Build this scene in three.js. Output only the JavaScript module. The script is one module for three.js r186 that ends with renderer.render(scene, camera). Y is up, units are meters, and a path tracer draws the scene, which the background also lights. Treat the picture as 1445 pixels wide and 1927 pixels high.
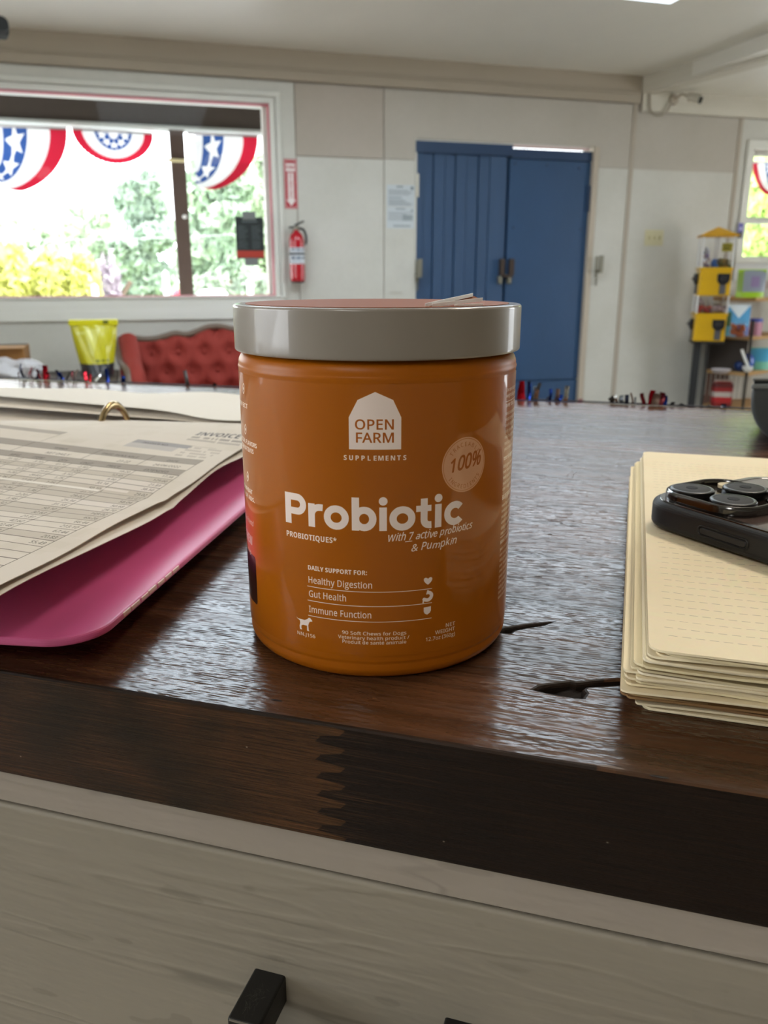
import * as THREE from 'three';
import { RoundedBoxGeometry } from 'three/addons/geometries/RoundedBoxGeometry.js';
import { mergeGeometries, toCreasedNormals } from 'three/addons/utils/BufferGeometryUtils.js';
import { RectAreaLightUniformsLib } from 'three/addons/lights/RectAreaLightUniformsLib.js';
RectAreaLightUniformsLib.init();

// ---------------------------------------------------------------- camera, sky, sun, lamps, exposure
const FPX = 1530, W = 1445, H = 1927, PITCH = THREE.MathUtils.degToRad(16.25);
const COUNTER_Y = 1.05, EYE_Y = COUNTER_Y + 0.1223;
const SKY = 7, SUN = 6, LAMP = 5, EXPOSURE = 1.0;
const scene = new THREE.Scene();
const camera = new THREE.PerspectiveCamera(THREE.MathUtils.radToDeg(2 * Math.atan(H / 2 / FPX)), W / H, 0.02, 300);
camera.position.set(0, EYE_Y, 0);
camera.rotation.set(-PITCH, 0, 0);
camera.focus = 0.245;
camera.userData.fStop = 24;
scene.add(camera);
scene.background = new THREE.Color(0.93, 0.97, 1.0);
scene.backgroundIntensity = SKY;
const renderer = new THREE.WebGLRenderer({ antialias: true });
renderer.toneMapping = THREE.LinearToneMapping;
renderer.toneMappingExposure = EXPOSURE;
renderer.shadowMap.enabled = true;
renderer.shadowMap.type = THREE.PCFSoftShadowMap;

const V3 = THREE.Vector3, rad = THREE.MathUtils.degToRad;
// the room's own axes: s along the back wall (to the right), h up, off out of the wall into the room
const AW = rad(16.4), W0 = new V3(0.887, 0, -6.2);
const WD = new V3(Math.cos(AW), 0, -Math.sin(AW)), WN = new V3(Math.sin(AW), 0, Math.cos(AW));
const room = (s, h, off) => W0.clone().addScaledVector(WD, s).addScaledVector(WN, off).setY(h);
// the counter's own axes: u along its front edge (to the right), v towards the customer's side
const AC = rad(-16.7);
const CU = new V3(Math.cos(AC), 0, -Math.sin(AC)), CN = new V3(Math.sin(AC), 0, Math.cos(AC));
const onTop = (u, h, v) => new V3(0, COUNTER_Y + h, 0).addScaledVector(CU, u).addScaledVector(CN, v);
// a direction seen in the photograph, met with a plane of the real place: how sizes and places were measured
const look = (px, py) => new V3((px - 722.5) / FPX, -Math.sin(PITCH) - Math.cos(PITCH) * (py - 963.5) / FPX, -Math.cos(PITCH) + Math.sin(PITCH) * (py - 963.5) / FPX);
const EYE = new V3(0, EYE_Y, 0);
function P(px, py, off = 0) { const d = look(px, py), t = (W0.clone().addScaledVector(WN, off).sub(EYE).dot(WN)) / d.dot(WN), p = EYE.clone().addScaledVector(d, t); return { s: p.clone().sub(W0).dot(WD), h: p.y }; }
function Q(px, py, h = 0) { const d = look(px, py), t = (COUNTER_Y + h - EYE_Y) / d.y, p = EYE.clone().addScaledVector(d, t); return { u: p.dot(CU), v: p.dot(CN), x: p.x, z: p.z }; }

const sun = new THREE.DirectionalLight(new THREE.Color(1, 0.95, 0.84), SUN);
sun.position.set(36, 44, -6); sun.target.position.set(0, 0, -18);
sun.castShadow = true; sun.shadow.mapSize.set(2048, 2048); sun.shadow.radius = 3;
Object.assign(sun.shadow.camera, { left: -45, right: 45, top: 45, bottom: -45, near: 1, far: 160 });
scene.add(sun, sun.target);

// ---------------------------------------------------------------- helpers
let seed = 7;
const rnd = () => { seed = (seed + 0x6d2b79f5) | 0; let t = Math.imul(seed ^ (seed >>> 15), 1 | seed); t = (t + Math.imul(t ^ (t >>> 7), 61 | t)) ^ t; return ((t ^ (t >>> 14)) >>> 0) / 4294967296; };
const rr = (a, b) => a + (b - a) * rnd();
const clamp = (x, a = 0, b = 1) => Math.min(b, Math.max(a, x)), mix = (a, b, t) => a + (b - a) * t, smooth = (a, b, x) => { const t = clamp((x - a) / (b - a)); return t * t * (3 - 2 * t); };
const names = {};
const numbered = (n) => { const k = names[n] = (names[n] ?? -1) + 1; return k ? n + '_' + String(k).padStart(3, '0') : n; };
function tag(o, label, category, group, kind) { if (label) o.userData.label = label; if (category) o.userData.category = category; if (group) o.userData.group = group; if (kind) o.userData.kind = kind; return o; }
function shadows(o) { o.castShadow = o.receiveShadow = true; return o; }
function flat(list) {
  const a = list.map((g) => { const n = g.index ? g.toNonIndexed() : g; for (const k of Object.keys(n.attributes)) if (!['position', 'normal', 'uv'].includes(k)) n.deleteAttribute(k); return n; });
  return a.length === 1 ? a[0] : mergeGeometries(a);
}
function obj(name, geos, mat, parent = scene) {
  const m = shadows(new THREE.Mesh(Array.isArray(geos) ? flat(geos) : geos, mat));
  m.name = parent === scene ? numbered(name) : name;
  parent.add(m);
  return m;
}
function thing(name, label, category, pos, turn = 0, group) {
  const o = new THREE.Group(); o.name = numbered(name); scene.add(o);
  o.position.copy(pos); o.rotation.y = turn;
  return tag(o, label, category, group);
}
function structure(name) { const o = new THREE.Group(); o.name = name; o.position.copy(W0); o.rotation.y = AW; o.userData.kind = 'structure'; scene.add(o); return o; }
const box = (x0, x1, y0, y1, z0, z1, r = 0) => { const g = r ? new RoundedBoxGeometry(x1 - x0, y1 - y0, z1 - z0, 2, r) : new THREE.BoxGeometry(x1 - x0, y1 - y0, z1 - z0); return g.translate((x0 + x1) / 2, (y0 + y1) / 2, (z0 + z1) / 2); };
const tube = (pts, r, n = 24, k = 8, closed = false) => new THREE.TubeGeometry(new THREE.CatmullRomCurve3(pts.map((p) => new V3(...p)), closed), n, r, k, closed);
const bar = (a, b, r, k = 8) => { const A = new V3(...a), B = new V3(...b), g = new THREE.CylinderGeometry(r, r, A.distanceTo(B), k); g.applyQuaternion(new THREE.Quaternion().setFromUnitVectors(new V3(0, 1, 0), B.clone().sub(A).normalize())); return g.translate(...A.add(B).multiplyScalar(0.5).toArray()); };
const lathe = (pts, n = 96) => new THREE.LatheGeometry(pts.map(([r, y]) => new THREE.Vector2(r, y)), n);
function rrect(x0, y0, x1, y1, r) { const s = new THREE.Shape(), [a, b, c, d] = Array.isArray(r) ? r : [r, r, r, r]; s.moveTo(x0 + a, y0); s.lineTo(x1 - b, y0); if (b) s.absarc(x1 - b, y0 + b, b, -Math.PI / 2, 0); s.lineTo(x1, y1 - c); if (c) s.absarc(x1 - c, y1 - c, c, 0, Math.PI / 2); s.lineTo(x0 + d, y1); if (d) s.absarc(x0 + d, y1 - d, d, Math.PI / 2, Math.PI); s.lineTo(x0, y0 + a); if (a) s.absarc(x0 + a, y0 + a, a, Math.PI, 1.5 * Math.PI); return s; }
const poly = (pts) => { const s = new THREE.Shape(); pts.forEach(([x, y], i) => (i ? s.lineTo(x, y) : s.moveTo(x, y))); return s; };
const extrude = (shape, depth, bevel = 0, seg = 6, bs = 2) => new THREE.ExtrudeGeometry(shape, { depth: depth - 2 * bevel, bevelEnabled: bevel > 0, bevelSize: bevel, bevelThickness: bevel, bevelOffset: -bevel, bevelSegments: bs, curveSegments: seg }).translate(0, 0, bevel);
const lying = (shape, depth, bevel = 0, seg = 6, bs = 2) => extrude(shape, depth, bevel, seg, bs).rotateX(-Math.PI / 2);   // shape (x, -z), thickness up from y = 0
// a thin closed sheet over a grid: at(a, b) gives the upper face, a and b run 0..1
function sheet(nu, nv, th, at) {
  const pos = [], uv = [], idx = [], row = nu + 1, half = row * (nv + 1);
  for (let k = 0; k < 2; k++) for (let j = 0; j <= nv; j++) for (let i = 0; i <= nu; i++) { const p = at(i / nu, j / nv); pos.push(p[0], p[1] - k * th, p[2]); uv.push(i / nu, 1 - j / nv); }
  for (let j = 0; j < nv; j++) for (let i = 0; i < nu; i++) { const a = j * row + i, b = a + 1, c = a + row, d = c + 1; idx.push(a, c, b, b, c, d, a + half, b + half, c + half, b + half, d + half, c + half); }
  const side = (a, b) => idx.push(a, b, a + half, b, b + half, a + half);
  for (let i = 0; i < nu; i++) { side(i, i + 1); side(nv * row + i + 1, nv * row + i); }
  for (let j = 0; j < nv; j++) { side((j + 1) * row, j * row); side(j * row + nu, (j + 1) * row + nu); }
  const g = new THREE.BufferGeometry();
  g.setAttribute('position', new THREE.Float32BufferAttribute(pos, 3)); g.setAttribute('uv', new THREE.Float32BufferAttribute(uv, 2)); g.setIndex(idx);
  const out = toCreasedNormals(g, 0.7);
  return out;
}
// periodic value noise
const hash = (x, y, s) => { let h = Math.imul(x, 374761393) + Math.imul(y, 668265263) + Math.imul(s, 1274126177); h = Math.imul(h ^ (h >>> 13), 1274126177); return ((h ^ (h >>> 16)) >>> 0) / 4294967296; };
function noise(x, y, px, py, s = 0) {
  const xi = Math.floor(x), yi = Math.floor(y), fx = x - xi, fy = y - yi, u = fx * fx * (3 - 2 * fx), v = fy * fy * (3 - 2 * fy), m = (a, n) => ((a % n) + n) % n;
  const x0 = m(xi, px), x1 = m(xi + 1, px), y0 = m(yi, py), y1 = m(yi + 1, py);
  return mix(mix(hash(x0, y0, s), hash(x1, y0, s), u), mix(hash(x0, y1, s), hash(x1, y1, s), u), v);
}
function fbm(x, y, nx, ny, oct, s = 0) { let a = 0.5, t = 0, n = 0; for (let o = 0; o < oct; o++) { t += a * noise(x * nx, y * ny, nx, ny, s + o * 17); n += a; a *= 0.5; nx *= 2; ny *= 2; } return t / n; }
function canvas(w, h, draw) { const c = document.createElement('canvas'); c.width = w; c.height = h; draw(c.getContext('2d'), w, h); const t = new THREE.CanvasTexture(c); t.colorSpace = THREE.SRGBColorSpace; t.anisotropy = 8; return t; }
function dataMap(w, h, f, srgb = false) {   // f(x, y) in 0..1 gives [r, g, b] (0..1) or a number
  const d = new Uint8Array(w * h * 4);
  for (let j = 0, o = 0; j < h; j++) for (let i = 0; i < w; i++, o += 4) { const c = f(i / w, j / h), a = typeof c === 'number'; d[o] = 255 * clamp(a ? c : c[0]); d[o + 1] = 255 * clamp(a ? c : c[1]); d[o + 2] = 255 * clamp(a ? c : c[2]); d[o + 3] = 255; }
  const t = new THREE.DataTexture(d, w, h); t.wrapS = t.wrapT = THREE.RepeatWrapping; t.magFilter = t.minFilter = THREE.LinearFilter; if (srgb) t.colorSpace = THREE.SRGBColorSpace; t.needsUpdate = true;
  return t;
}
const rep = (t, x, y) => { const c = t.clone(); c.repeat.set(x, y); c.needsUpdate = true; return c; };
const std = (color, roughness = 0.6, more = {}) => new THREE.MeshStandardMaterial({ color: new THREE.Color(color), roughness, ...more });
const phys = (color, roughness = 0.4, more = {}) => new THREE.MeshPhysicalMaterial({ color: new THREE.Color(color), roughness, ...more });

// ---------------------------------------------------------------- materials
const wallBump = dataMap(512, 512, (x, y) => 0.6 * fbm(x, y, 24, 24, 4, 3) + 0.4 * fbm(x, y, 120, 120, 2, 9));
const wallTone = dataMap(512, 512, (x, y) => { const n = fbm(x, y, 4, 5, 4, 21), m = fbm(x, y, 40, 40, 3, 5), k = 0.95 + 0.05 * n + 0.02 * m; return [k, k, k * (0.985 + 0.015 * n)]; }, true);
const paint = (color, roughness = 0.62, scale = 1) => new THREE.MeshStandardMaterial({ color: new THREE.Color(color), roughness, map: rep(wallTone, scale, scale), bumpMap: rep(wallBump, scale * 1.4, scale * 1.4), bumpScale: 0.0012 });
const M = {
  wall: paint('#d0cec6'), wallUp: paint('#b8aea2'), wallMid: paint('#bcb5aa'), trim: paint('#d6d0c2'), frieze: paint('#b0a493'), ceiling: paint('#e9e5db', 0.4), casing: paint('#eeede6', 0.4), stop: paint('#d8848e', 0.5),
  floor: std('#a39b8f', 0.5, { map: rep(wallTone, 1, 1) }), dark: paint('#4c443d', 0.8), post: paint('#5a4a42', 0.8),
  glass: phys('#ffffff', 0.02, { transmission: 1, thickness: 0, ior: 1.1 }),
  blue: phys('#2a4c73', 0.45, { map: rep(wallTone, 1, 1), bumpMap: rep(wallBump, 2, 2), bumpScale: 0.0015 }), blueDark: std('#223c5c', 0.5), rust: std('#4b3f38', 0.6, { metalness: 0.5 }), galv: std('#8d8a7c', 0.45, { metalness: 0.6 }),
  black: std('#17181a', 0.5), blackGloss: phys('#0d0d0e', 0.12), steel: std('#b9b6ac', 0.25, { metalness: 1 }), grey: std('#7d8184', 0.5), white: std('#e8e8e4', 0.5), red: std('#b3202c', 0.4),
};
// ---------------------------------------------------------------- the room (local axes: x = s, y = h, z = off)
const S0 = -5.4, S1 = 3.9, DEEP = 8.2, CEIL = 2.54, CEIL_R = 2.45;
const WIN1 = { a: -4.7, b: -1.69, lo: 1.034, hi: 2.226 }, WIN2 = { a: 2.03, b: 3.25, lo: 1.28, hi: 2.1 }, DOOR = { a: -0.7, b: 0.668, hi: 2.062 };
const holeOf = (o, lo = o.lo) => { const p = new THREE.Path(); p.moveTo(o.a, lo); p.lineTo(o.a, o.hi); p.lineTo(o.b, o.hi); p.lineTo(o.b, lo); p.closePath(); return p; };
function wallShape(x0, x1, y0, y1, holes = []) { const s = poly([[x0, y0], [x1, y0], [x1, y1], [x0, y1]]); holes.forEach((h) => s.holes.push(h)); return s; }
{
  const floor = structure('floor');
  obj('floor_slab', box(S0 - 0.2, S1 + 0.2, -0.15, 0, -0.16, DEEP + 0.2), M.floor, floor);
  const ceiling = structure('ceiling');
  obj('ceiling_board', box(S0 - 0.2, 1.08, CEIL, 2.8, -0.16, DEEP + 0.2), M.ceiling, ceiling);
  obj('ceiling_board', box(1.08, S1 + 0.2, CEIL_R, 2.8, -0.16, DEEP + 0.2), M.ceiling, ceiling);
  const beam = obj('ceiling_beam', box(-0.01, 0.1, 2.425, 2.545, -0.1, 7.9, 0.006), M.trim, ceiling);
  beam.position.set(1.005, 0, 0); beam.rotation.y = rad(10);
  // two boards lapped on the lower ceiling bay
  for (const [z, w] of [[1.25, 0.12], [2.6, 0.12]]) obj('ceiling_batten', box(1.4, S1, CEIL_R - 0.016, CEIL_R + 0.01, z, z + w, 0.004), M.ceiling, ceiling);

  const wb = structure('wall_back');
  const core = wallShape(S0 - 0.2, S1 + 0.2, 0, 2.6, [holeOf(WIN1), holeOf(WIN2)]);
  // the doorway cuts the lower edge
  const shell = poly([[S0 - 0.2, 0], [DOOR.a, 0], [DOOR.a, DOOR.hi], [DOOR.b, DOOR.hi], [DOOR.b, 0], [S1 + 0.2, 0], [S1 + 0.2, 2.6], [S0 - 0.2, 2.6]]);
  shell.holes.push(...core.holes);
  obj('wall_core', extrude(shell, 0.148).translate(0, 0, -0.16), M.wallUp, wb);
  const gap = 0.003, panel = (x0, x1, y0, y1, m, holes = [], shape) => obj('wall_panel', extrude(shape ?? wallShape(x0 + gap, x1 - gap, y0, y1, holes), 0.012, 0.002, 4, 1).translate(0, 0, -0.012), m, wb);
  panel(S0, -1.526, 0, 2.357, M.wall, [holeOf(WIN1)]);
  panel(-1.526, -0.926, 1.925, 2.357, M.wallUp); panel(-1.526, -0.926, 0, 1.921, M.wall);  // upper boards: dingier paint that also carries the wall's upward fade of light
  panel(-0.926, DOOR.a + gap, 0, 1.925, M.wall); panel(DOOR.b - gap, 0.965, 0, 1.925, M.wall);
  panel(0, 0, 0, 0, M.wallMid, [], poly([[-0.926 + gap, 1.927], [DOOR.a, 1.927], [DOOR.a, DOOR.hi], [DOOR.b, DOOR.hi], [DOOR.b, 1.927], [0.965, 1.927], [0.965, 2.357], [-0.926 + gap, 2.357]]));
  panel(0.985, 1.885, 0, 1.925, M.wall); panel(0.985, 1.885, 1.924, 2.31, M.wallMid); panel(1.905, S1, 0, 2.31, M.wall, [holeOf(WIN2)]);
  obj('wall_batten', box(0.958, 0.993, 0, 2.4, -0.004, 0.006, 0.002), paint('#b9ae9f'), wb);
  obj('wall_batten', box(1.878, 1.912, 0, 2.31, -0.004, 0.006, 0.002), paint('#b9ae9f'), wb);

  const t1 = structure('trim_1'); obj('frieze_board', box(S0, 1.0, 2.362, 2.56, 0, 0.028, 0.003), M.frieze, t1); obj('frieze_moulding', box(S0, 1.0, 2.418, 2.436, 0.026, 0.036, 0.002), M.frieze, t1);
  const t2 = structure('trim_2'); obj('frieze_board', box(1.02, S1, 2.312, 2.47, 0, 0.022, 0.003), M.trim, t2);

  // left window: stepped casing, pinkish stop, jamb, apron
  const w1 = structure('window_1');
  const frame = (o, out, inn, z0, z1, m, name, bottom = true) => {
    const parts = [box(o.a - out, o.b + out, o.hi - inn, o.hi + out, z0, z1, 0.003), box(o.b - inn, o.b + out, o.lo - (bottom ? out : 0), o.hi - inn, z0, z1, 0.003), box(o.a - out, o.a + inn, o.lo - (bottom ? out : 0), o.hi - inn, z0, z1, 0.003)];
    if (bottom) parts.push(box(o.a + inn, o.b - inn, o.lo - out, o.lo + inn, z0, z1, 0.003));
    parts.forEach((g) => obj(name, g, m, w1));
  };
  const Z = 0.004;
  const o1 = WIN1;
  frame(o1, 0.068, -0.034, Z - 0.004, 0.016, M.casing, 'outer_casing', false);
  frame(o1, 0.03, 0.0, Z - 0.004, 0.022, M.casing, 'inner_casing', false); frame(o1, 0.05, -0.036, Z - 0.004, 0.03, M.casing, 'casing_bead', false);
  frame({ ...o1 }, -0.0005, 0.010, -0.06, -0.012, M.stop, 'window_stop');
  frame({ ...o1 }, -0.0005, 0.008, -0.158, -0.085, M.casing, 'window_jamb'); obj('window_jamb', box(o1.b - 0.034, o1.b - 0.006, o1.lo, o1.hi - 0.008, -0.158, -0.085, 0.003), M.casing, w1);
  obj('window_apron', box(o1.a - 0.07, o1.b + 0.055, 0.889, 1.03, 0, 0.022, 0.003), M.casing, w1);
  obj('window_sill', box(o1.a - 0.07, o1.b + 0.065, 1.024, 1.036, -0.06, 0.034, 0.004), M.casing, w1);
  obj('window_pane', box(o1.a, o1.b, o1.lo, o1.hi, -0.079, -0.075), M.glass, w1);

  // right window: two sashes
  const w2 = structure('window_2');
  const o2 = WIN2, C = M.casing;
  for (const [x0, x1, y0, y1, z0, z1] of [[o2.a - 0.06, o2.b + 0.06, o2.hi, o2.hi + 0.065, 0, 0.02], [o2.a - 0.06, o2.a, o2.lo, o2.hi, 0, 0.02], [o2.b, o2.b + 0.06, o2.lo, o2.hi, 0, 0.02]]) obj('window_casing', box(x0, x1, y0, y1, z0, z1, 0.003), C, w2);
  for (const [lo, hi, z] of [[1.585, 2.1, -0.1], [1.285, 1.6, -0.06]]) {
    for (const g of [box(o2.a, o2.b, hi - 0.035, hi, z - 0.02, z + 0.02, 0.003), box(o2.a, o2.b, lo, lo + 0.03, z - 0.02, z + 0.02, 0.003), box(o2.a, o2.a + 0.03, lo, hi, z - 0.02, z + 0.02, 0.003), box(o2.b - 0.03, o2.b, lo, hi, z - 0.02, z + 0.02, 0.003)]) obj('window_sash', g, C, w2);
    obj('window_pane', box(o2.a + 0.02, o2.b - 0.02, lo + 0.02, hi - 0.02, z - 0.002, z + 0.002), M.glass, w2);
  }
  obj('window_sill', box(o2.a - 0.08, o2.b + 0.08, 1.262, 1.29, -0.05, 0.05, 0.004), C, w2);
  obj('window_apron', box(o2.a - 0.06, o2.b + 0.06, 1.13, 1.262, 0, 0.018, 0.003), paint('#dfe0e0'), w2);

  // blue double door
  const d1 = structure('door_1');
  const zf = -0.022;
  obj('door_casing', box(DOOR.b - 0.012, DOOR.b + 0.03, 0.09, DOOR.hi + 0.0, 0, 0.018, 0.003), paint('#c6b9a8'), d1);
  obj('door_casing_foot', box(DOOR.b - 0.012, DOOR.b + 0.03, 0, 0.24, 0, 0.02, 0.003), paint('#8d4a50'), d1);
  obj('door_jamb', box(DOOR.a - 0.004, DOOR.a + 0.01, 0, DOOR.hi, -0.15, 0.004), paint('#d8d6ce'), d1);
  obj('door_jamb', box(DOOR.b - 0.012, DOOR.b, 0, DOOR.hi, -0.15, 0.002), paint('#c6b9a8'), d1);
  obj('door_head', box(DOOR.a, 0.02, 1.975, 2.05, zf - 0.03, zf + 0.028, 0.003), M.blueDark, d1);
  obj('door_head', box(0.02, DOOR.b - 0.012, 1.965, 2.03, zf - 0.03, zf + 0.014, 0.003), M.blueDark, d1);
  obj('painted_light_gap', box(0.02, 0.62, 2.034, 2.052, zf, zf + 0.03, 0.002), paint('#e3c8c4'), d1);  // pale pink paint standing in for daylight through the gap above this leaf
  // left leaf: frame board, six planks, wide lock board
  const planks = [797, 816, 837, 857, 878, 900, 920].map((x) => P(x, 420, 0).s);
  obj('door_stile', box(DOOR.a + 0.012, planks[0] - 0.002, 0, 1.98, zf - 0.03, zf + 0.012, 0.003), M.blue, d1);
  for (let i = 0; i < 6; i++) obj('plank', box(planks[i] + 0.002, planks[i + 1] - 0.002, 0, 1.98, zf - 0.03, zf + (i % 2 ? 0.004 : -0.004), 0.003), M.blue, d1);
  obj('door_stile', box(planks[6] + 0.002, -0.012, 0, 1.98, zf - 0.03, zf + 0.006, 0.003), M.blue, d1);
  obj('door_backing', box(DOOR.a + 0.01, DOOR.b - 0.012, 0, 1.99, -0.09, zf - 0.028), M.blueDark, d1);
  // right leaf: smooth sheet with a kick board
  obj('door_panel', box(0.012, DOOR.b - 0.014, 0.395, 1.962, zf - 0.03, zf + 0.006, 0.003), M.blue, d1);
  obj('kick_board', box(0.014, DOOR.b - 0.016, 0.01, 0.389, zf - 0.03, zf + 0.012, 0.003), M.blue, d1);
  for (const [x, y] of [[0.05, 1.93], [0.3, 1.93], [0.56, 1.92], [0.06, 1.5], [0.6, 1.5]]) obj('door_bolt', new THREE.SphereGeometry(0.011, 10, 6).scale(1, 1, 0.5).translate(x, y, zf + 0.006), M.blueDark, d1);
  obj('hinge', box(DOOR.a + 0.004, DOOR.a + 0.024, 1.69, 1.84, zf, zf + 0.034, 0.003), paint('#dcd8cc'), d1);
  obj('hinge', box(DOOR.b - 0.04, DOOR.b - 0.01, 1.62, 1.8, zf, zf + 0.02, 0.003), M.blueDark, d1);
  // hasp halves in the middle: two upright bars over two bright hooks
  for (const [x, m] of [[-0.028, M.rust], [0.046, M.rust]]) { obj('hasp_bar', box(x - 0.019, x + 0.017, 1.17, 1.285, zf + 0.004, zf + 0.04, 0.004), m, d1); obj('hasp_hook', box(x - 0.03, x - 0.004, 1.11, 1.165, zf + 0.004, zf + 0.045, 0.006), M.galv, d1); }
  obj('hasp_link', box(-0.03, 0.05, 1.155, 1.175, zf + 0.03, zf + 0.05, 0.003), M.rust, d1);

  // walls outside the frame: two side walls with daylight windows, rear wall
  const wl = structure('wall_left'), hl = { a: 3.4, b: 5.6, lo: 0.9, hi: 2.2 };
  obj('wall_core', extrude(wallShape(-0.16, DEEP, 0, 2.6, [holeOf(hl)]), 0.15).rotateY(-Math.PI / 2).translate(S0, 0, 0), M.wall, wl);
  const w4 = structure('window_4'); obj('window_pane', box(S0 - 0.08, S0 - 0.076, hl.lo, hl.hi, hl.a, hl.b), M.glass, w4);
  for (const g of [box(S0, S0 + 0.02, hl.lo - 0.07, hl.lo, hl.a - 0.07, hl.b + 0.07), box(S0, S0 + 0.02, hl.hi, hl.hi + 0.07, hl.a - 0.07, hl.b + 0.07), box(S0, S0 + 0.02, hl.lo, hl.hi, hl.a - 0.07, hl.a), box(S0, S0 + 0.02, hl.lo, hl.hi, hl.b, hl.b + 0.07)]) obj('window_casing', g, M.casing, w4);
  const wr = structure('wall_right'), hr = { a: 1.9, b: 3.3, lo: 0.12, hi: 2.2 };
  obj('wall_core', extrude(wallShape(-0.16, DEEP, 0, 2.6, [holeOf(hr)]), 0.15).rotateY(-Math.PI / 2).translate(S1 + 0.15, 0, 0), M.wall, wr);
  const w3 = structure('window_3'); obj('window_pane', box(S1 + 0.07, S1 + 0.074, hr.lo, hr.hi, hr.a, hr.b), M.glass, w3);
  for (const g of [box(S1 - 0.02, S1, hr.lo - 0.07, hr.lo, hr.a - 0.07, hr.b + 0.07), box(S1 - 0.02, S1, hr.hi, hr.hi + 0.07, hr.a - 0.07, hr.b + 0.07), box(S1 - 0.02, S1, hr.lo, hr.hi, hr.a - 0.07, hr.a), box(S1 - 0.02, S1, hr.lo, hr.hi, hr.b, hr.b + 0.07)]) obj('window_casing', g, M.casing, w3);
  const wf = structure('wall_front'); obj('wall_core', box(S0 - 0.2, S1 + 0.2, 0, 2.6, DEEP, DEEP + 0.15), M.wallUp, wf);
}
// ceiling lamps: shallow wrap-around fixtures, the far end of the first shows at the top of the picture
function ceilingLamp(s, off, wide, long, label, tint, power, glow = 5) {
  const t = thing('ceiling_light', label, 'ceiling light', room(s, CEIL, off), AW), w = wide / 2, l2 = long / 2;
  obj('lamp_housing', box(-w - 0.025, w + 0.025, -0.014, 0, -l2 - 0.025, l2 + 0.025, 0.004), M.white, t);
  obj('diffuser', box(-w, w, -0.03, -0.014, -l2, l2, 0.007), new THREE.MeshStandardMaterial({ color: '#f4f6f8', roughness: 0.6, emissive: tint, emissiveIntensity: Math.min(power, glow) * 0.5 }), t);
  const l = new THREE.RectAreaLight(tint, power, wide - 0.02, long - 0.02);
  l.position.copy(room(s, CEIL - 0.032, off)); l.rotation.set(-Math.PI / 2, 0, AW); scene.add(l);
  return t;
}
const COOL = new THREE.Color(0.76, 0.89, 1.0), WARM = new THREE.Color(1.0, 0.88, 0.74);
ceilingLamp(0.0, 2.16, 0.3, 1.2, 'bright white ceiling light at the top edge, above the blue double door', COOL, LAMP, 10);
ceilingLamp(-0.75, 2.25, 0.9, 1.4, 'wide bluish white ceiling light panel overhead, second row from the blue door', COOL, LAMP);
ceilingLamp(-2.35, 2.3, 0.9, 1.8, 'wide bluish white ceiling light panel overhead, nearest the big window', COOL, LAMP);
ceilingLamp(-1.53, 4.9, 0.3, 0.9, 'warm white ceiling light overhead, nearest the counter', WARM, LAMP * 4);
ceilingLamp(-3.7, 6.9, 0.3, 1.2, 'added unseen white fill light overhead, behind the counter', new THREE.Color(1.0, 0.97, 0.92), LAMP * 2.6);  // unseen fixture added behind the camera as fill for jar and cabinet fronts
// ---------------------------------------------------------------- outside (beyond the back wall: off < 0)
const OG = -0.35;   // outdoor ground level
{
  const g = structure('ground'); obj('asphalt', box(-60, 40, OG - 0.2, OG, -160, -0.2), paint('#9a9ca0', 0.9, 0.2), g);
  obj('grass_strip', box(-60, 40, OG, OG + 0.02, -160, -16), paint('#9fae7c', 0.95, 0.2), g);
  const tr = structure('trim_3');   // porch: eave beam, rafters, post
  obj('porch_beam', box(-7, -0.8, 2.315, 2.78, -1.72, -1.58, 0.004), M.dark, tr);
  obj('porch_beam_edge', box(-7, -0.8, 2.29, 2.315, -1.74, -1.56, 0.003), paint('#c9cfcb'), tr);
  obj('porch_roof', box(-7, 5.5, 2.78, 2.86, -1.9, -0.16), M.dark, tr);
  obj('porch_beam', box(1.5, 5.5, 2.5, 2.78, -1.72, -1.58, 0.004), paint('#8d7a74'), tr);
  for (let s = -6.6; s < 5.2; s += 0.61) obj('rafter', box(s, s + 0.05, 2.66, 2.78, -1.58, -0.17), M.dark, tr);
}
{
  const a = P(329, 270, -1.65), post = thing('porch_post', 'dark brown square porch post seen through the big left window', 'post', room(a.s + 0.015, OG, -1.65), AW);
  obj('post_shaft', box(-0.058, 0.058, 0, 2.78, -0.05, 0.05, 0.006), M.post, post);
  obj('post_light', box(-0.085, 0.05, P(340, 303, -1.6).h - OG - 0.012, P(340, 303, -1.6).h - OG + 0.012, 0.05, 0.09, 0.005), std('#e9dfae', 0.5), post);
  obj('post_knob', new THREE.SphereGeometry(0.018, 10, 8).translate(0.02, P(352, 408, -1.6).h - OG, 0.06), M.white, post);
}
// pleated fan bunting: blue field with stars, white and red bands
const fanMap = canvas(1024, 512, (c) => {
  c.translate(512, 0);
  for (const [r, col] of [[512, '#c81f3c'], [392, '#f2f2f4'], [236, '#2f5496'], [70, '#ececf2']]) { c.fillStyle = col; c.beginPath(); c.arc(0, 0, r, 0, Math.PI); c.fill(); }
  c.fillStyle = '#f6f6f8';
  for (let k = 0; k < 5; k++) { const a = (k + 0.5) / 5 * Math.PI, x = 155 * Math.cos(a), y = 155 * Math.sin(a); c.beginPath(); for (let i = 0; i < 10; i++) { const q = a - Math.PI / 2 + i * Math.PI / 5, r = i % 2 ? 28 : 72; c.lineTo(x + r * Math.sin(q), y - r * Math.cos(q)); } c.fill(); }
});
const fanMat = new THREE.MeshPhysicalMaterial({ map: fanMap, roughness: 0.9, transmission: 0.35, thickness: 0, side: THREE.DoubleSide });
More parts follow.
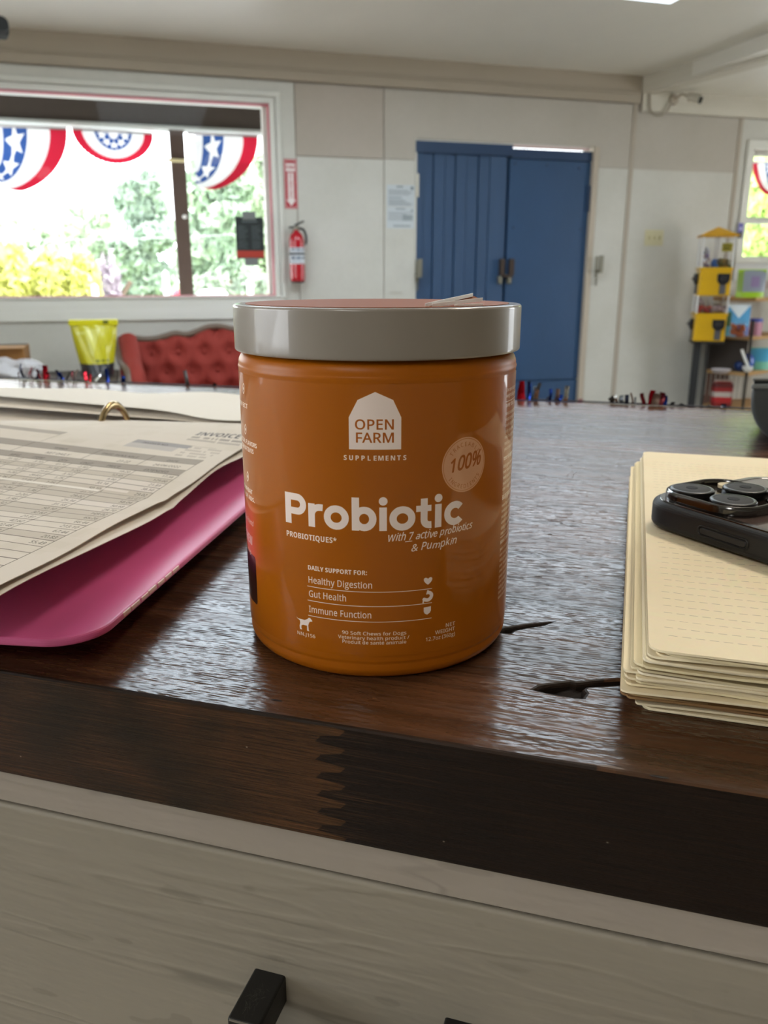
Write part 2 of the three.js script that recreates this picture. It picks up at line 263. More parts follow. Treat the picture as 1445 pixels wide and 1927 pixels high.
function fan(s, h, off, rx, ry, turn, label, a0 = 0, a1 = 1, sag = 1) {   // pleats gathered at the top middle; sag < 1: the bands hang down long
  const t = thing('bunting_fan', label, 'bunting', room(s, h, off), AW + turn, 'star and stripe buntings outside the windows');
  const n = 48, m = 14, pos = [], uv = [], idx = [];
  for (let j = 0; j <= m; j++) for (let i = 0; i <= n; i++) { const q = mix(0.015, 1, j / m), a = mix(a0 > 0.4 ? a0 + 0.13 * q * q : a0, a1, i / n) * Math.PI, z = 0.02 * q * (i % 2 ? 1 : -1) + 0.03 * Math.sin(a * 3) * q; pos.push(-rx * q * Math.cos(a), -ry * q ** sag * Math.sin(a), z); uv.push(0.5 - 0.5 * q * Math.cos(a), 1 - q * Math.sin(a)); }
  for (let j = 0; j < m; j++) for (let i = 0; i < n; i++) { const a = j * (n + 1) + i, b = a + n + 1; idx.push(a, b, a + 1, a + 1, b, b + 1); }
  const g = new THREE.BufferGeometry(); g.setAttribute('position', new THREE.Float32BufferAttribute(pos, 3)); g.setAttribute('uv', new THREE.Float32BufferAttribute(uv, 2)); g.setIndex(idx); g.computeVertexNormals();
  obj('fan_cloth', g, fanMat, t);
  const x0 = -rx * Math.cos(a0 * Math.PI), x1 = -rx * Math.cos(a1 * Math.PI);
  obj('fan_header', box(x0, x1, -0.012, 0.012, -0.006, 0.006, 0.003), std('#e6e6ea', 0.8), t);
  return t;
}
{
  const z = -1.53, f = (px, py) => P(px, py, z), m = (px) => px * 6.9 / FPX;
  let a = f(-16, 236); fan(a.s, a.h, z, m(118), m(106), 0, 'star and stripe bunting fan at the left edge of the big window', 0.47, 1, 0.25);
  a = f(212, 243); fan(a.s, a.h, z - 0.1, m(68), m(52), 0.1, 'small drooping bunting fan left of the dark porch post', 0, 1, 0.7);
  a = f(364, 251); fan(a.s, a.h, z, m(114), m(96), 0, 'star and stripe bunting fan hanging at the dark porch post', 0.47, 1, 0.2);
  a = f(1462, 306); fan(a.s, a.h, z, m(58), m(66), -0.2, 'star and stripe bunting behind the small right window', 0, 0.6, 0.4);
}
// foliage
function leaves(list, n, size, tone) {   // list of [x, y, z, rx, ry, rz]
  const pos = [], col = [], nor = [], v = new V3(), q = new THREE.Quaternion(), e = new THREE.Euler(), tot = list.reduce((t, c) => t + c[3] * c[4], 0);
  for (const [x, y, z, rx, ry, rz] of list) for (let k = 0, m = Math.round(n * rx * ry / tot); k < m; k++) {
    let a, b, c; do { a = rr(-1, 1); b = rr(-1, 1); c = rr(-1, 1); } while (a * a + b * b + c * c > 1 || a * a + b * b + c * c < 0.3);
    e.set(rr(0, 6.3), rr(0, 6.3), rr(0, 6.3)); q.setFromEuler(e); const s = size * rr(0.6, 1.3), t = rr(0.8, 1.2);
    const pts = [[-s, 0, 0], [0, -s * 0.5, 0], [s, 0, 0], [0, s * 0.5, 0]].map((p) => v.set(...p).applyQuaternion(q).add(new V3(x + a * rx, y + b * ry, z + c * rz)).toArray());
    const nn = new V3(0, 0, 1).applyQuaternion(q).toArray();
    for (const i of [0, 1, 2, 0, 2, 3]) { pos.push(...pts[i]); nor.push(...nn); col.push(tone[0] * t, tone[1] * t, tone[2] * t * rr(0.9, 1.1)); }
  }
  const g = new THREE.BufferGeometry(); g.setAttribute('position', new THREE.Float32BufferAttribute(pos, 3)); g.setAttribute('normal', new THREE.Float32BufferAttribute(nor, 3)); g.setAttribute('color', new THREE.Float32BufferAttribute(col, 3));
  return g;
}
const leafMat = new THREE.MeshPhysicalMaterial({ vertexColors: true, roughness: 0.8, transmission: 0.3, thickness: 0, side: THREE.DoubleSide });
const barkMat = std('#6a5b4c', 0.9);
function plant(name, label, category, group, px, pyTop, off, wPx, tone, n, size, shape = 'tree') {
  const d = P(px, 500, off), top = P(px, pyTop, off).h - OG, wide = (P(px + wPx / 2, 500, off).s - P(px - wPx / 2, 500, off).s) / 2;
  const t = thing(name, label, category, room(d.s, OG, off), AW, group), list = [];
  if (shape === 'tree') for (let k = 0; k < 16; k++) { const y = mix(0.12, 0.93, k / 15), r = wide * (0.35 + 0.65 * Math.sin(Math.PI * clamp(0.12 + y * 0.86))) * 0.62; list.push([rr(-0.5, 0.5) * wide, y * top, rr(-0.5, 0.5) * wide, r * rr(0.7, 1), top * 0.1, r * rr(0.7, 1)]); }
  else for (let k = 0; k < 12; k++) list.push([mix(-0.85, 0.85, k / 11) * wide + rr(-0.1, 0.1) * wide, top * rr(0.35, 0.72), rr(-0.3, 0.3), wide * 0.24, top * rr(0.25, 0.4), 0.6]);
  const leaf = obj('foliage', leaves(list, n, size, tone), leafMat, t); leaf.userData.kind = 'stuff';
  obj('trunk', [bar([0, 0, 0], [0.1, top * 0.5, 0], shape === 'tree' ? 0.16 : 0.05), bar([0.1, top * 0.45, 0], [-0.2, top * 0.8, 0.1], 0.07), bar([0.1, top * 0.4, 0], [0.5, top * 0.7, 0], 0.06)], barkMat, t);
  return t;
}
const TG = 'trees across the road';  // leaf tones paled: outdoor haze and glare are put into the foliage colour
plant('tree', 'bluish green tree just left of the dark porch post, outside', 'tree', TG, 280, 330, -31, 150, [0.44, 0.54, 0.46], 9000, 0.24);
plant('tree', 'tall green tree right of the dark porch post, behind the taped poster', 'tree', TG, 425, 285, -22, 190, [0.48, 0.6, 0.46], 11000, 0.24);
plant('tree', 'pale haze tinted tree above the left half of the yellow hedge', 'tree', TG, 60, 410, -54, 190, [0.66, 0.76, 0.62], 5200, 0.5);
plant('tree', 'pale haze tinted tree above the right end of the yellow hedge', 'tree', TG, 170, 392, -41, 130, [0.62, 0.72, 0.58], 5200, 0.45);
plant('tree', 'low green tree between the hedge and the bluish tree', 'tree', TG, 215, 440, -34, 110, [0.48, 0.58, 0.44], 5200, 0.36);
plant('tree', 'green tree at the right edge of the big window, behind the poster', 'tree', TG, 505, 300, -28, 110, [0.46, 0.56, 0.4], 6500, 0.28);
plant('hedge', 'bright yellow green hedge low in the big left window', 'hedge', null, 56, 462, -14, 262, [0.64, 0.66, 0.2], 8000, 0.13, 'hedge');
plant('shrub', 'dark purple shrub at the right end of the yellow hedge', 'shrub', null, 203, 482, -16, 34, [0.42, 0.36, 0.42], 1800, 0.1, 'hedge');
plant('shrub', 'low green shrub row under the trees right of the porch post', 'shrub', null, 440, 505, -20, 150, [0.42, 0.5, 0.4], 4200, 0.16, 'hedge');
plant('tree', 'light yellow green tree filling the small right window', 'tree', TG, 1440, 250, -9, 190, [0.66, 0.8, 0.3], 8500, 0.13);
plant('tree', 'green tree farther back behind the small right window', 'tree', TG, 1420, 200, -16, 260, [0.56, 0.7, 0.46], 8500, 0.2);
{ // parked vehicles, marker posts and wires
  const v = P(402, 548, -13), van = thing('parked_car', 'white car parked outside, beside the foot of the porch post', 'car', room(v.s, OG, -13), AW);
  const side = new THREE.Shape(); side.moveTo(-2.1, 0.35); side.lineTo(2.1, 0.35); side.lineTo(2.15, 0.85); side.lineTo(1.2, 0.98); side.quadraticCurveTo(0.7, 1.5, 0.2, 1.52); side.lineTo(-1.0, 1.5); side.quadraticCurveTo(-1.6, 1.4, -1.8, 0.98); side.lineTo(-2.15, 0.9); side.closePath();
  obj('car_body', extrude(side, 1.7, 0.08).scale(0.3, 0.82, 0.6), phys('#f2f2f2', 0.2, { clearcoat: 1 }), van);
  for (const x of [-0.38, 0.4]) obj('wheel', new THREE.CylinderGeometry(0.2, 0.2, 0.2, 20).rotateX(Math.PI / 2).translate(x, 0.2, 0.95), M.black, van);
  const r = P(332, 552, -9), rc = thing('utility_vehicle', 'small red vehicle showing just above the sill left of the porch post', 'vehicle', room(r.s + 0.1, OG, -9), AW);
  obj('car_body', extrude(side, 1.6, 0.08).scale(0.16, 0.86, 0.5), phys('#b4243a', 0.25, { clearcoat: 1 }), rc);
  for (const x of [-0.2, 0.2]) obj('wheel', new THREE.CylinderGeometry(0.16, 0.16, 0.12, 16).rotateX(Math.PI / 2).translate(x, 0.16, 0.75), M.black, rc);
  for (const [px, py, lab] of [[311, 515, 'white marker post standing left of the dark porch post'], [470, 530, 'white marker post below the taped poster'], [178, 540, 'white marker post in front of the purple shrub']]) { const a = P(px, py, -11), p = thing('marker_post', lab, 'post', room(a.s, OG, -11), AW); obj('post_shaft', box(-0.055, 0.055, 0, a.h - OG, -0.04, 0.04, 0.01), std('#e6ebe8', 0.6), p); obj('post_cap', new THREE.ConeGeometry(0.09, 0.06, 4).rotateY(Math.PI / 4).translate(0, a.h - OG + 0.03, 0), std('#d9dedb', 0.6), p); }
  const a = P(-20, 452, -18), b = P(560, 434, -18), A = room(a.s, a.h, -18), B = room(b.s, b.h, -18);
  const wire = obj('power_line', tube([[A.x, A.y, A.z], [(A.x + B.x) / 2, (A.y + B.y) / 2 - 0.08, (A.z + B.z) / 2], [B.x, B.y, B.z]], 0.009, 30, 6), std('#aeb8b4', 0.6)); tag(wire, 'pale overhead wire crossing in front of the trees outside', 'wire');
}
// ---------------------------------------------------------------- the counter (local axes: x = u, z = v, y = up from the floor)
const CT = new V3(0, 0, 0);
const woodColor = (x, y) => {   // one tile is 0.8 m along the grain by 0.4 m across it
  const st = Math.floor(y * 9.5), sh = hash(st, 3, 5), warp = 0.02 * fbm(x, y, 3, 3, 2, 4), g = fbm(x + sh, y + warp, 5, 90, 4, 11 + st), pore = fbm(x, y + warp, 60, 420, 2, 31), big = fbm(x, y, 3, 4, 3, 8);
  let k = 0.4 + 0.38 * sh + 0.95 * (g - 0.5) + 0.5 * (big - 0.5); k -= 0.5 * Math.max(0, pore - 0.62);
  k = clamp(k, 0, 1);
  return [mix(0.14, 0.37, k), mix(0.085, 0.24, k), mix(0.05, 0.155, k)];
};
const woodMap = dataMap(1536, 768, woodColor, true);
const woodBump = dataMap(2048, 1024, (x, y) => { const w = 0.012 * fbm(x, y, 4, 3, 2, 4); return 0.16 * fbm(x, y + w, 6, 60, 2, 41) + 0.46 * fbm(x, y + w, 40, 200, 3, 51) + 0.38 * fbm(x, y, 150, 210, 2, 61); });
const woodRough = dataMap(512, 512, (x, y) => { const r = 0.19 + 0.15 * fbm(x, y, 5, 40, 3, 77); return [r, r, r]; });
const perM = (t, w, h) => rep(t, 1 / w, 1 / h);
const woodTop = new THREE.MeshPhysicalMaterial({ map: perM(woodMap, 0.8, 0.4), bumpMap: perM(woodBump, 0.55, 0.275), bumpScale: 0.00062, roughness: 1, roughnessMap: perM(woodRough, 0.8, 0.4), specularIntensity: 1, ior: 1.62 });
// front edge: stained boards, finger joint between a brown and a near black length
const edgeMap = canvas(2048, 256, (c, w, h) => {
  const X = (u) => (u + 0.25) / 0.4 * w;
  c.fillStyle = '#462e1b'; c.fillRect(0, 0, w, h); { const g = c.createLinearGradient(X(-0.13), 0, X(-0.07), 0); g.addColorStop(0, 'rgba(120,80,46,0)'); g.addColorStop(1, 'rgba(120,80,46,0.45)'); c.fillStyle = g; c.fillRect(X(-0.13), 0, X(-0.06) - X(-0.13), h); }
  const dark = () => { c.beginPath(); const x0 = X(-0.0765), tip = 0.0075 / 0.4 * w; c.moveTo(w, -5); c.lineTo(x0 - tip * 0.3, -5); const n = 13; for (let i = 0; i <= n; i++) { const y = i / n * h; c.lineTo(x0 + (i % 2 ? tip : 0) - 0.2 * tip, y); c.lineTo(x0 + ((i + 1) % 2 ? tip : 0), y + h / n * 0.35); c.lineTo(x0 + ((i + 1) % 2 ? tip : 0), y + h / n * 0.5); } c.lineTo(x0, h + 5); c.lineTo(w, h + 5); c.closePath(); };
  c.fillStyle = '#22170f'; dark(); c.fill();
  for (let i = 0; i < 5200; i++) { const x = rr(-50, w), y = rr(0, h), l = rr(20, 160), light = rnd() < 0.5, d = x > X(-0.07); c.strokeStyle = light ? (d ? 'rgba(80,52,32,0.14)' : 'rgba(140,96,58,0.2)') : 'rgba(14,9,5,0.22)'; c.lineWidth = rr(0.6, 2); c.beginPath(); c.moveTo(x, y); c.lineTo(x + l, y + rr(-3, 3)); c.stroke(); }
  for (let i = 0; i < 26; i++) { const x = rr(0, X(-0.09)), y = rr(0, h), r = rr(20, 90), g = c.createRadialGradient(x, y, 0, x, y, r); g.addColorStop(0, 'rgba(30,28,20,0.35)'); g.addColorStop(1, 'rgba(30,28,20,0)'); c.fillStyle = g; c.fillRect(x - r, y - r, 2 * r, 2 * r); }
  for (const [u, y] of [[-0.19, 0.5], [-0.183, 0.78], [0.004, 0.55], [-0.04, 0.8], [-0.1, 0.3]]) { c.fillStyle = 'rgba(190,180,160,0.7)'; c.fillRect(X(u), y * h, 3, 3); }
});
edgeMap.wrapS = edgeMap.wrapT = THREE.RepeatWrapping;
const woodEdge = new THREE.MeshPhysicalMaterial({ map: edgeMap, roughness: 0.5, specularIntensity: 0.35, bumpMap: perM(woodBump, 0.55, 0.275), bumpScale: 0.0004, ior: 1.5 });
const TOPV0 = -0.832, TOPV1 = -0.191, TOPH = 0.0388;
const pt = (px, py) => { const q = Q(px, py, 0); return [q.u, -q.v]; };
const gougePx = [[405, 945], [455, 920], [510, 905], [620, 890], [800, 868], [870, 880], [960, 872], [1060, 858], [1200, 846], [1350, 838], [1420, 840], [1380, 885], [1200, 898], [1060, 902], [970, 908], [930, 942], [962, 985], [930, 1032], [840, 1027], [700, 1003], [560, 978], [470, 957]].map(([a, b]) => pt(940 + a / 6.02, 1140 + b / 6.02));
const crackPx = [[-60, 290], [20, 272], [60, 256], [140, 246], [300, 218], [600, 182], [480, 212], [300, 240], [150, 272], [110, 300], [50, 300]].map(([a, b]) => pt(940 + a / 6.02, 1140 + b / 6.02));
{
  const t = thing('worktop', 'dark stained wooden counter top with a gouge and crack beside the jar', 'counter top', new V3(0, COUNTER_Y, 0), AC);
  const s = poly([[-1.5, -TOPV1], [1.1, -TOPV1], [1.1, -TOPV0], [-1.5, -TOPV0]]);
  s.holes.push(poly(gougePx), poly(crackPx));
  const g = lying(s, TOPH, 0.0014, 6, 3).translate(0, -TOPH, 0), p = g.attributes.position, n = g.attributes.normal, uv = g.attributes.uv;
  // grain runs along the counter on every face
  for (let i = 0; i < p.count; i++) { if (Math.abs(n.getY(i)) > 0.6) uv.setXY(i, p.getX(i), p.getZ(i)); else uv.setXY(i, (p.getX(i) + 0.25) / 0.4, clamp((p.getY(i) + TOPH) / TOPH, 0.01, 0.99)); }
  obj('wood_slab', g, [woodTop, woodEdge], t);
  const rough = std('#2c1c12', 0.75, { bumpMap: perM(woodBump, 0.12, 0.06), bumpScale: 0.0016 });
  for (const pts of [gougePx, crackPx]) {
    const xs = pts.map((q) => q[0]), ys = pts.map((q) => -q[1]), x0 = Math.min(...xs) - 0.004, x1 = Math.max(...xs) + 0.004, z0 = Math.min(...ys) - 0.003, z1 = Math.max(...ys) + 0.003;
    obj('gouge_floor', sheet(44, 16, 0.004, (a, b) => [mix(x0, x1, a), -0.0012 - 0.0032 * fbm(a, b, 7, 5, 3, 88), mix(z0, z1, b)]), rough, t);
  }
  for (let i = 0; i < 9; i++) { const q = [[1056, 985], [1075, 876], [998, 870], [1080, 990], [1035, 1005], [1012, 1085], [1175, 1300], [1240, 1462], [520, 1318]][i], a = Q(q[0], q[1]); obj('dent', new THREE.SphereGeometry(0.0011, 8, 5).scale(rr(0.8, 2.4), 0.12, 0.5).translate(a.u, 0.00005, a.v), std('#1b120c', 0.6), t); }
}
{
  const flake = dataMap(1024, 512, (x, y) => { const w = 0.03 * fbm(x, y, 3, 4, 2, 6); return 0.3 * fbm(x, y + w, 12, 90, 4, 14) + 0.3 * (1 - smooth(0, 0.05, Math.abs(fbm(x, y + w, 4, 22, 3, 71) - 0.5))) * 0.8 + 0.15 * fbm(x, y, 110, 150, 2, 23); });
  const stain = dataMap(1024, 512, (x, y) => { const w = 0.03 * fbm(x, y, 3, 4, 2, 6), k = 0.93 + 0.07 * fbm(x, y, 4, 6, 4, 33), line = smooth(0.018, 0, Math.abs(fbm(x, y + w, 4, 22, 3, 71) - 0.5)) * smooth(0.5, 0.8, fbm(x, y, 6, 9, 2, 91)), chip = smooth(0.79, 0.83, fbm(x, y, 26, 40, 2, 55)), d = k * (1 - 0.14 * line - 0.07 * chip); return [d, d, d * 0.985]; }, true);
  const old = (color) => new THREE.MeshStandardMaterial({ color: new THREE.Color(color), roughness: 0.55, map: perM(stain, 0.5, 0.25), bumpMap: perM(flake, 0.5, 0.25), bumpScale: 0.001 });
  const railMat = old('#a89e95'), frontMat = old('#9b9387');
  const planar = (g, m = 1) => { const p = g.attributes.position, uv = g.attributes.uv; for (let i = 0; i < p.count; i++) uv.setXY(i, p.getX(i) * m, p.getY(i) * m); return g; };
  const t = thing('counter_cabinet', 'white painted wooden counter base under the dark wooden top', 'cabinet', new V3(0, 0, 0), AC);
  const yb = COUNTER_Y - TOPH;
  obj('carcass', box(-1.45, 1.05, 0.0, yb, -0.80, -0.222), railMat, t);
  // top rail with a slightly wavy painted lower lip
  const rail = new THREE.Shape(); rail.moveTo(-1.45, yb); rail.lineTo(1.05, yb); for (let i = 0; i <= 130; i++) { const x = mix(1.05, -1.45, i / 130); rail.lineTo(x, COUNTER_Y - 0.0542 + 0.0007 * (fbm((x + 2) / 4, 0.3, 40, 3, 3, 5) - 0.5) * 2); } rail.closePath();
  obj('top_rail', planar(extrude(rail, 0.026, 0.0008, 2, 1).translate(0, 0, -0.222)), railMat, t);
  const dr = obj('drawer', planar(box(-0.64, 0.5, 0.79, COUNTER_Y - 0.0561, -0.222, -0.1965, 0.0015)), frontMat, t);
  obj('drawer', planar(box(-0.64, 0.5, 0.5, 0.784, -0.222, -0.1965, 0.0015)), frontMat, t);
  obj('stile', planar(box(-0.74, -0.646, 0.02, COUNTER_Y - 0.056, -0.222, -0.1965, 0.0015)), frontMat, t); obj('stile', planar(box(0.506, 0.6, 0.02, COUNTER_Y - 0.056, -0.222, -0.1965, 0.0015)), frontMat, t);
  // worn black square pull: two posts and the bar joining them
  const hm = new THREE.MeshPhysicalMaterial({ color: '#ffffff', roughness: 0.45, metalness: 0.2, map: canvas(256, 256, (c) => { c.fillStyle = '#1a1917'; c.fillRect(0, 0, 256, 256); for (let i = 0; i < 70; i++) { c.strokeStyle = `rgba(170,165,152,${rr(0.05, 0.22)})`; c.lineWidth = rr(1, 4); const x = rr(70, 170), y = rr(90, 220); c.beginPath(); c.moveTo(x, y); c.lineTo(x + rr(-40, 40), y + rr(-30, 30)); c.stroke(); } }) });
  const hy = COUNTER_Y - 0.1055, z0 = -0.1975, z1 = -0.1765, u0 = -0.0985, u1 = -0.0335, hw = 0.0056;
  const pull = new THREE.Group(); pull.name = 'handle'; dr.add(pull);
  obj('handle_post', box(u0 - hw, u0 + hw, hy - hw, hy + hw, z0, z1, 0.0009), hm, pull); obj('handle_post', box(u1 - hw, u1 + hw, hy - hw, hy + hw, z0, z1, 0.0009), hm, pull);
  obj('worn_rim', box(u0 - hw + 0.0008, u0 + hw - 0.0008, hy + hw - 0.0007, hy + hw - 0.0002, z1 - 0.0003, z1 + 0.0001), std('#8f8c84', 0.4, { metalness: 0.6 }), pull);
  obj('handle_bar', box(u0 - hw, u1 + hw, hy - 0.022, hy - hw * 0.98, z1 - 0.0085, z1 + 0.001, 0.0009), hm, pull);
}
// ---------------------------------------------------------------- the jar
const JAR = new V3(-0.0022, COUNTER_Y, -0.2752), JR = 0.0458;
const labelMap = canvas(2048, 1024, (c, w, h) => {
  const K = 10.24, X = (x) => (100 + x) * K, Y = (y) => (100 - y) * K, ink = '#f6e6de', base = '#a85c06';
  c.fillStyle = base; c.fillRect(0, 0, w, h);
  const text = (s, x0, x1, y, cap, font, fill = ink, weight = 0) => { // fitted between x0 and x1 (mm), baseline y, capital height cap (mm)
    const em = cap / 0.716 * K; c.save(); c.font = `${font.includes('bold') ? 'bold ' : ''}${em}px ${font.replace('bold ', '')}`; c.textBaseline = 'alphabetic'; c.fillStyle = c.strokeStyle = fill;
    const m = c.measureText(s).width; c.translate(X(x0), Y(y)); c.scale((x1 - x0) * K / m, 1); c.fillText(s, 0, 0); if (weight) { c.lineWidth = weight * K; c.strokeText(s, 0, 0); } c.restore();
  };
  const spaced = (s, x0, x1, y, cap, font, fill = ink) => { const em = cap / 0.716 * K; c.save(); c.font = `${font.includes('bold') ? 'bold ' : ''}${em}px ${font.replace('bold ', '')}`; c.fillStyle = fill; c.textAlign = 'center'; [...s].forEach((ch, i) => c.fillText(ch, X(mix(x0, x1, (i + 0.5) / s.length)), Y(y))); c.restore(); };
  const line = (pts, width, fill = ink) => { c.strokeStyle = fill; c.lineWidth = width * K; c.lineCap = 'round'; c.lineJoin = 'round'; c.beginPath(); pts.forEach(([x, y], i) => (i ? c.lineTo(X(x), Y(y)) : c.moveTo(X(x), Y(y)))); c.stroke(); };
  const shape = (pts, fill = ink) => { c.fillStyle = fill; c.beginPath(); pts.forEach(([x, y], i) => (i ? c.lineTo(X(x), Y(y)) : c.moveTo(X(x), Y(y)))); c.closePath(); c.fill(); };
  // left panel: coral field, flavour lines, dark picture
  let g = c.createLinearGradient(0, Y(56), 0, Y(20)); g.addColorStop(0, 'rgba(222,100,76,0)'); g.addColorStop(0.25, 'rgba(226,98,78,0.95)'); g.addColorStop(0.6, 'rgba(222,92,62,0.8)'); g.addColorStop(1, 'rgba(212,104,20,0)');
  c.save(); const g2 = c.createLinearGradient(X(-52), 0, X(-42), 0); c.beginPath(); c.rect(X(-100), Y(56), 50 * K, 40 * K); c.fillStyle = g; c.fill(); for (let i = 0; i < 40; i++) { c.globalAlpha = (1 - i / 40) ** 1.3; c.fillRect(X(-50) + i * 0.22 * K, Y(56), 0.22 * K, 40 * K); } c.restore();
  c.fillStyle = '#3a1420'; c.beginPath(); c.roundRect(X(-78), Y(33), 29.5 * K, 17 * K, 1.5 * K); c.fill(); c.fillStyle = '#2a1410'; c.beginPath(); c.roundRect(X(-78), Y(27), 29.5 * K, 11 * K, 1.5 * K); c.fill();
  text('& PERFECT', -66, -49.5, 82, 1.5, 'bold sans-serif'); text('NO ARTIFICIAL FLAVORS', -70, -43.5, 70.4, 1.5, 'bold sans-serif'); text('OR PRESERVATIVES', -68, -46, 68.2, 1.5, 'bold sans-serif'); text('NO WHEAT', -63, -48.6, 54.4, 1.5, 'bold sans-serif'); text('SOY OR ADS.', -64, -46.8, 52, 1.5, 'bold sans-serif');
  for (const y of [88, 75, 59.5]) { c.strokeStyle = ink; c.lineWidth = 4; c.beginPath(); c.ellipse(X(-53), Y(y), 0.9 * K, 1.6 * K, 0.3, 0, 7); c.stroke(); c.fillStyle = ink; c.beginPath(); c.arc(X(-53), Y(y), 0.5 * K, 0, 7); c.fill(); }
  c.save(); c.translate(X(-63), Y(43.5)); c.transform(1, 0, -0.3, 1, 0, 0); c.font = `${2.6 * K}px sans-serif`; c.fillStyle = '#f0c9c2'; c.fillText('grain-friend', 0, 0); c.restore();
  text('SOFT CHEW', -72, -51, 36.4, 3.2, 'bold sans-serif', '#f0d0c8'); text('for dogs', -62, -53, 32.6, 1.5, 'sans-serif', '#f0d0c8');
  // barn emblem
  shape([[-7.9, 74.1], [-7.9, 83.4], [-5.3, 88.4], [-0.3, 90.7], [4.8, 88.4], [7.15, 83.4], [7.15, 74.1]]);
  const wide = (s, y, x0, x1, cap) => { text(s, x0, x1, y, cap, 'sans-serif', '#a9570f', 0.1); };
  wide('OPEN', 80.0, -6.3, 5.4, 2.75); wide('FARM', 76.25, -6.2, 5.4, 2.75);
  spaced('SUPPLEMENTS', -9.9, 9.1, 70.9, 1.5, 'bold sans-serif');
  // the big word, drawn letter by letter: bars and rings
  const bs = 49.6, cap = 59.3, xh = 56.95, sw = 2.2;
  const ring = (x0, x1, y0, y1, a0 = 0, a1 = 7) => { c.lineCap = 'butt'; c.strokeStyle = ink; c.lineWidth = sw * K; c.beginPath(); c.ellipse(X((x0 + x1) / 2), Y((y0 + y1) / 2), ((x1 - x0) / 2 - sw / 2) * K, ((y1 - y0) / 2 - sw / 2) * K, 0, a0, a1); c.stroke(); };
  const rect = (x0, x1, y0, y1) => { c.fillStyle = ink; c.fillRect(X(x0), Y(y1), (x1 - x0) * K, (y1 - y0) * K); };
  rect(-29.9, -27.5, bs, cap); { c.strokeStyle = ink; c.lineWidth = sw * K; c.lineJoin = 'miter'; const top = cap - sw / 2, bot = 53.0 + sw / 2 - 0.3, r = (top - bot) / 2; c.beginPath(); c.moveTo(X(-28), Y(top)); c.lineTo(X(-25.2), Y(top)); c.arc(X(-25.2), Y(top - r), r * K, -Math.PI / 2, Math.PI / 2); c.lineTo(X(-28), Y(bot)); c.stroke(); }
  rect(-21.2, -18.95, bs, xh); { c.lineWidth = 2.1 * K; c.beginPath(); c.moveTo(X(-20.1), Y(52.8)); c.bezierCurveTo(X(-20.0), Y(55.4), X(-18.6), Y(56.1), X(-16.3), Y(55.9)); c.stroke(); }
  ring(-16.0, -8.2, bs - 0.1, xh + 0.1);
  rect(-7.35, -5.1, bs, 59.8); ring(-7.3, 0.0, bs - 0.1, xh + 0.1);
  rect(0.8, 3.05, bs, xh - 0.1); c.fillStyle = ink; c.beginPath(); c.arc(X(1.95), Y(58.7), 1.3 * K, 0, 7); c.fill();
  ring(3.75, 11.6, bs - 0.1, xh + 0.1);
  { c.lineWidth = sw * K; c.beginPath(); c.moveTo(X(14.3), Y(59.0)); c.lineTo(X(14.3), Y(52.6)); c.quadraticCurveTo(X(14.3), Y(50.6), X(16.7), Y(50.7)); c.stroke(); rect(11.8, 16.6, 55.0, 56.9); }
  rect(17.8, 20.0, bs, xh - 0.1); c.fillStyle = ink; c.beginPath(); c.arc(X(18.9), Y(58.7), 1.3 * K, 0, 7); c.fill();
  ring(20.9, 28.6, bs - 0.1, xh + 0.1, 0.72, 2 * Math.PI - 0.72);
  text('PROBIOTIQUES*', -29.9, -12.0, 45.2, 1.75, 'bold sans-serif');
  // handwritten line
  const scrawl = (str, x, y, wmm, slope, size, fill = ink, heavy = 0.16) => { c.save(); c.translate(X(x), Y(y)); c.rotate(slope); c.font = `${size * K}px sans-serif`; c.fillStyle = c.strokeStyle = fill; c.lineWidth = heavy * K; c.lineJoin = 'round'; const k = wmm * K / c.measureText(str).width; let p = 0; [...str].forEach((ch, i) => { c.save(); c.translate(p * k, (hash(i, 3, 9) - 0.5) * 0.35 * K); c.rotate((hash(i, 5, 2) - 0.5) * 0.14); c.transform(k, 0, -0.3, 0.92 + 0.2 * hash(i, 1, 4), 0, 0); c.fillText(ch, 0, 0); if (heavy) c.strokeText(ch, 0, 0); c.restore(); p += c.measureText(ch).width; }); c.restore(); };
  scrawl('With 7 active probiotics', 3.0, 46.2, 28.6, -0.035, 3.1, ink, 0.04); scrawl('& Pumpkin', 10.2, 42.8, 15.4, -0.04, 3.1, ink, 0.04);
  line([[8.6, 46.0], [10.6, 46.1]], 0.25);
  // support list
  text('DAILY SUPPORT FOR:', -22, -2.8, 35.7, 1.55, 'bold sans-serif');
  text('Healthy Digestion', -22, -1.2, 31.3, 2.2, 'sans-serif'); text('Gut Health', -21.9, -9.2, 26.75, 2.2, 'sans-serif'); text('Immune Function', -22, -1.5, 21.6, 2.2, 'sans-serif');
  for (const y of [30.2, 25.5, 20.4]) line([[-22.2, y], [17.2, y]], 0.22);
  { c.fillStyle = ink; c.beginPath(); const x = X(15.9), y = Y(32.9), r = 1.4 * K; c.moveTo(x, y + r * 0.95); c.bezierCurveTo(x - r * 1.7, y - r * 0.1, x - r * 0.9, y - r * 1.3, x, y - r * 0.45); c.bezierCurveTo(x + r * 0.9, y - r * 1.3, x + r * 1.7, y - r * 0.1, x, y + r * 0.95); c.fill(); }
  { c.strokeStyle = c.fillStyle = ink; c.lineCap = 'round'; c.lineWidth = 1.15 * K; c.beginPath(); c.moveTo(X(16.2), Y(29)); c.quadraticCurveTo(X(17.6), Y(28.6), X(16.9), Y(27.2)); c.quadraticCurveTo(X(16), Y(26.1), X(14.7), Y(26.9)); c.stroke(); c.lineWidth = 0.5 * K; c.beginPath(); c.moveTo(X(15.9), Y(29.6)); c.lineTo(X(15.6), Y(28.6)); c.moveTo(X(14.6), Y(27)); c.lineTo(X(14.4), Y(25.9)); c.stroke(); }
